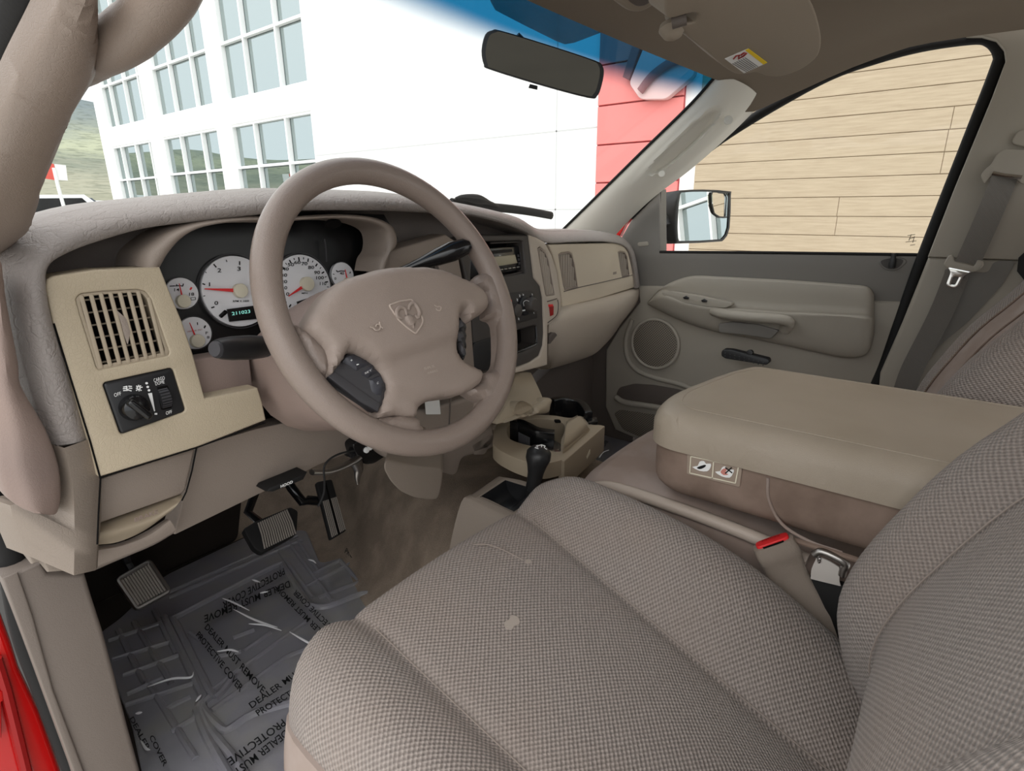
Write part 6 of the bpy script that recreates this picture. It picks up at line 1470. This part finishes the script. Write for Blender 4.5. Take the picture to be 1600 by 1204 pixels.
st = obj('stain', plate(cr([on_cushion(-.045+dx*.011, -.205+dy*.010, .0012) for dx, dy in ((-1, .1), (-.5, .65), (.1, .5), (.8, .7), (1.1, 0), (.6, -.7), (-.1, -.5), (-.7, -.6))], 3, True), (0, 0, -.0012)), mat('chalky_stain', rgb(166, 153, 141), 1, .05), cu, label='small whitish stain')
obj('stain', plate(cr([on_cushion(.055+dx*.006, -.155+dy*.005, .0014) for dx, dy in ((-1, 0), (0, .8), (1, .2), (.2, -.9))], 3, True), (0, 0, -.0012)), bpy.data.materials['chalky_stain'], cu, label='tiny white speck')
# backrest: leaning cushion traced by its right edge
def yb(z): # front face of the backrest at its side bolster
    pts = ((-.62, -.575), (-.52, -.556), (-.44, -.540), (-.38, -.518), (-.33, -.510), (-.27, -.522), (-.20, -.551), (-.13, -.586), (-.07, -.628), (.02, -.685), (.12, -.735), (.22, -.775), (.30, -.80))
    for (z0, y0), (z1, y1) in zip(pts, pts[1:]):
        if z0 <= z <= z1: return y0+(y1-y0)*(z-z0)/(z1-z0)
    return pts[0][1] if z < pts[0][0] else pts[-1][1]
rows = []
for z in (-.62, -.56, -.50, -.44, -.38, -.33, -.27, -.20, -.13, -.07, 0, .07, .14, .20, .24):
    y = yb(z)-.002; xr = .245-.03*ss(.0, .3, z); xl = -.285+.03*ss(.0, .3, z)
    rows.append([V((xr-.02, y-.16, z)), V((xr+.004, y-.08, z)), V((xr+.002, y-.03, z)), V((xr-.018, y-.006, z)), V((xr-.045, y+.001, z)), V((xr-.075, y-.008, z)), V((xr-.105, y-.036, z)), V((xr-.122, y-.046, z)), V((.06, y-.045, z)), V((-.02, y-.046, z)), V((-.10, y-.045, z)), V((xl+.122, y-.046, z)), V((xl+.075, y-.010, z)), V((xl+.045, y, z)), V((xl+.018, y-.006, z)), V((xl-.002, y-.03, z)), V((xl+.02, y-.16, z))])
bk_ = obj('backrest', grid(rows, 3, 3), M['weave'], DS)
sp_ = [V((r[7].x, r[7].y+.0035, r[7].z)) for r in rows]; obj('seam', tube(cr(sp_, 3), .0009, 6), SEAM, DS)

# ------------------------------------------------ centre seat with folded-down armrest console
CSn = thing('jump_seat', 'taupe velour centre seat cushion between the two front seats', 'seat', (.42, -.3, -.69))
rows = []
for y, dz, ins in ((-.10, -.20, .03), (-.08, -.10, .02), (-.085, -.035, .012), (-.115, -.006, .0), (-.15, 0, 0), (-.30, -.005, 0), (-.45, -.03, 0), (-.60, -.05, 0)):
    b = -.318+dz; xl, xr = .284+ins, .60-ins
    rows.append([V((xl, y, b-.16)), V((xl-.002, y, b-.05)), V((xl+.004, y, b-.012)), V((xl+.03, y, b+.002)), V((.36, y, b+.006)), V((.43, y, b+.008)), V((.52, y, b+.006)), V((xr-.03, y, b+.002)), V((xr, y, b-.02)), V((xr+.004, y, b-.08)), V((xr, y, b-.16))])
obj('cushion', grid(rows, 4, 4), M['velour'], CSn)
obj('vinyl_edge', tube(cr([V((.284, y, z)) for y, z in ((-.10, -.385), (-.112, -.352), (-.14, -.334), (-.18, -.328), (-.28, -.329), (-.38, -.335), (-.46, -.345))], 4), .010, 12), M['piping'], CSn)
AR = thing('armrest_console', 'wide tan topped centre armrest folded down with two seat-use pictograms', 'armrest', (.45, -.45, -.30))
# footprint of the lid
def foot(x0, x1, y0, y1, r0, n=6):
    p = [V((x0, y1, 0)), V((x1, y1, 0)), V((x1, y0, 0)), V((x0, y0, 0))]
    return p
Lz = -.168
top_uv = [(1090, 585), (1120, 572), (1170, 568), (1260, 573), (1400, 590), (1500, 604), (1590, 624), (1640, 640)]
TPp = Plane((0, 0, Lz), (0, 0, 1))
near = [(1032, 640), (1040, 625), (1060, 606)]
bevu = [(1040, 652), (1060, 668), (1150, 692), (1250, 712), (1400, 742), (1480, 758), (1600, 790)]
xl, xr = .262, .625; yf, yk = -.205, -.95
def lid_outline(ins=0):
    r = .065
    return rc([V((xl+ins, yf-ins-.02, 0)), V((xl+.10, yf-ins, 0)), V((xr-.08, yf-.03-ins, 0)), V((xr-ins, yf-.06-ins, 0)), V((xr-ins, yk+ins, 0)), V((xl+ins, yk+ins, 0))], [.075, .10, .05, .03, .03, .03], 8)
L0 = lid_outline(0)
def ring_at(ins, z): return [V((p.x, p.y, z)) for p in lid_outline(ins)]
cl = V((.44, -.6, 0))
bm = pillow([V((p.x, p.y, Lz-.030)) for p in lid_outline(0)], (V((1, 0, 0)), V((0, 1, 0)), V((0, 0, 1))), (0, 0, 0), .030, .034, .028, .012)
obj('lid', bm, M['lid'], AR)
obj('lid_seam', tube([V((p.x, p.y, Lz-.0008)) for p in lid_outline(.034)], .0016, 6, closed=True), M['lid'], AR)
rows = [ring_at(.008, Lz-.056), ring_at(.006, Lz-.066), ring_at(.006, Lz-.10), ring_at(.010, Lz-.122), ring_at(.028, Lz-.137), ring_at(.06, Lz-.139)]
obj('velour_body', grid(rows, 1, 3, cu=True), M['velour_dk'], AR)
obj('lower_seam', tube([V((xl+.003, y, Lz-.142-.0)) for y in (-.44, -.5, -.6, -.75)], .004, 8), M['velour_dk'], AR)
obj('fold_highlight', tube(cr([V((xl+.0055, y, z)) for y, z in ((-.40, Lz-.064), (-.405, Lz-.095), (-.425, Lz-.125), (-.46, Lz-.138), (-.50, Lz-.140))], 5), .0022, 8), M['velour'], AR)  # lighter velour paints the highlight along the fold
LBq = Plane((xl+.0035, 0, 0), (-1, 0, 0))
def LBr(uv): return [LBq.at(*p) for p in uv]
pic = obj('pictogram_label', plate(rc(LBr(zQ((176, 20), (382, 62), (372, 146), (174, 96))), .003), (.002, 0, 0), bevel=.0006), mat('label_velour', rgb(160, 140, 122), .8), AR)
LB2 = Plane((xl+.003, 0, 0), (-1, 0, 0))
b = bmesh.new()
q = [LB2.at(*p) for p in zQ((190, 30), (368, 68), (356, 130), (186, 92))]
for i in range(4): strip(q[i-1], q[i], .0016, (-1, 0, 0), b, .0005)
strip(LB2.at(*zQ((275, 48))[0]), LB2.at(*zQ((270, 112))[0]), .0016, (-1, 0, 0), b, .0005)
bmesh.ops.recalc_face_normals(b, faces=b.faces); obj('label_frame', b, M['ivory'], pic, smooth=False)
for pts_, mt in ((((195, 70), (215, 66), (222, 50), (238, 48), (246, 58), (264, 58), (262, 74), (250, 86), (222, 84)), M['white']), (((212, 72), (240, 62), (246, 66), (236, 74), (222, 78)), M['ink']), (((280, 88), (298, 86), (306, 72), (318, 68), (328, 80), (350, 80), (346, 96), (334, 110), (305, 105)), M['white']), (((300, 88), (312, 76), (324, 80), (318, 92), (330, 98), (312, 100)), mat('pink_print', rgb(200, 130, 118), .7))):
    obj('pictogram', plate([LB2.at(*p, .0008 if mt in (M['ink'],) or mt.name == 'pink_print' else .0004) for p in cr2(zQ(*pts_), 2, True)], (.0006, 0, 0)), mt, pic, smooth=False)
b = bmesh.new(); strip(LB2.at(*zQ((318, 72))[0], .0012), LB2.at(*zQ((344, 92))[0], .0012), .0016, (-1, 0, 0), b, .0003); strip(LB2.at(*zQ((342, 72))[0], .0012), LB2.at(*zQ((318, 94))[0], .0012), .0016, (-1, 0, 0), b, .0003)
bmesh.ops.recalc_face_normals(b, faces=b.faces); obj('cross_mark', b, M['ink'], pic, smooth=False)

# ------------------------------------------------ buckles
BU = thing('belt_buckle', 'taupe seat belt buckle with red release button beside driver cushion', 'seat belt buckle', pX(.262, 1240, 930))
c0, c1_, c2_, c3 = pX(.255, 1207, 846), pX(.258, 1225, 890), pX(.262, 1262, 952), pX(.27, 1310, 1040)
ud = (c0-c2_).normalized(); wd = V((.35, -.94, 0)); wd = (wd-ud*wd.dot(ud)).normalized(); td = ud.cross(wd)
def bring(c, w, t_, e=.45, n=24):
    r = []
    for k in range(n):
        a = 2*math.pi*k/n; r.append(c+wd*(w*math.copysign(abs(math.cos(a))**e, math.cos(a)))+td*(t_*math.copysign(abs(math.sin(a))**e, math.sin(a))))
    return r
rows = [bring(c0, .0005, .0005), bring(c0, .022, .009), bring(c0-ud*.001, .027, .013), bring(c0-ud*.012, .0285, .0135), bring(c0-ud*.024, .0285, .0135), bring(c0-ud*.026, .027, .0125), bring(c1_-ud*.01, .0265, .012), bring(c2_, .024, .011), bring(c2_-ud*.012, .0255, .0122), bring(c3, .026, .012), bring(c3-ud*.04, .027, .012)]
obj('body', grid(rows, 1, 1, cu=True), M['beige'], BU)
rb = bring(c0+ud*.0035, .022, .0095)
obj('red_button', plate(rb, -ud*.006, bevel=.0012), M['red'], BU, label='red release button')
obj('slot', plate(bring(c0+ud*.0012+td*.010*(-1 if td.dot(V((-1, 0, 0))) < 0 else 1), .014, .0016), -ud*.003), M['hole'], BU, smooth=False)
b = text_bm('PRESS', c0+ud*.0042-wd*.012+td*.001, wd*.024, td*.0045 if True else td, .0003)
obj('lettering', b, M['darkred'], BU, smooth=False)
B2 = thing('center_belt', 'grey lap belt loop with wire clip sunk behind the red buckle', 'seat belt', pX(.285, 1295, 880))
lp_ = [pX(.2605, *p) for p in zM((850, 745), (880, 735), (960, 775), (955, 800), (950, 820))]
obj('anchor_rod', tube(cr(lp_, 4), .005, 10), M['steel'], B2)
obj('webbing', grid([[pX(.2600, *p) for p in zM((862, 752), (905, 770), (945, 795))], [pX(.2575, *p) for p in zM((842, 795), (890, 805), (940, 835))], [pX(.257, *p) for p in zM((838, 832), (890, 845), (945, 858))]], 4, 4, thick=(.002, 0, 0)), mat('silver_webbing', rgb(190, 182, 174), .5), B2)
for u in (868, 948): obj('spring', tube(cr([pX(.2585, *zM((u+3*(-1)**k, (752 if u < 900 else 788)+4*k))[0]) for k in range(6)], 2), .002, 6), M['steel'], B2)
gp_ = thing('belt_anchor_cover', 'black fabric cover in the gap between driver cushion and centre armrest', 'cover', pX(.285, 1290, 960))
obj('cover', plate([pX(.2615, *p) for p in zM((835, 825), (960, 858), (1000, 900), (1000, 1060), (930, 1060), (880, 960))], (.01, 0, 0), bevel=.002), M['black_soft'], gp_)

# ------------------------------------------------ passenger seat backrest
PS = thing('bucket_seat', 'taupe passenger seat backrest with plain and woven cloth bands behind the armrest', 'seat', (.84, -.6, -.69))
def ybp(z): return yb(z)-.004
WV2 = M['weave']
def prow(z, xs_off):
    y = ybp(z); return [V((x, y+dy, z)) for x, dy in xs_off]
secA = [(1.115, -.16), (1.118, -.07), (1.112, -.02), (1.09, .0), (1.055, .004), (1.02, -.012)]
secB = [(1.02, -.012), (.985, -.022), (.93, -.030), (.875, -.034)]
secC = [(.875, -.034), (.84, -.036), (.80, -.036), (.77, -.036), (.74, -.02), (.71, .0), (.67, -.005), (.65, -.04), (.645, -.16)]
zz = (-.62, -.50, -.44, -.38, -.33, -.27, -.20, -.13, -.07, 0, .07, .14, .20)
obj('side_bolster', grid([prow(z, secA) for z in zz], 4, 3), M['weave'], PS)
obj('plain_band', grid([prow(z, secB) for z in zz], 4, 3), M['velour'], PS)
obj('center_panel', grid([prow(z, secC) for z in zz], 4, 3), M['weave'], PS)
for sec, k in ((secB, 0), (secB, 2), (secC, 0)):
    obj('seam', tube(cr([prow(z, sec)[k]+V((0, .002, 0)) for z in zz], 3), .002, 6), M['velour_dk'], PS)
rows = []
for y, dz in ((-.03, -.22), (-.02, -.10), (-.04, -.03), (-.12, .0), (-.3, -.03), (-.5, -.07), (-.62, -.09)):
    b = -.42+dz; rows.append([V((.66, y, b-.12)), V((.655, y, b-.02)), V((.68, y, b+.02)), V((.72, y, b)), V((.85, y, b)), V((.98, y, b)), V((1.06, y, b+.03)), V((1.10, y, b-.02)), V((1.10, y, b-.12))])
obj('cushion', grid(rows, 3, 3), M['weave'], PS)
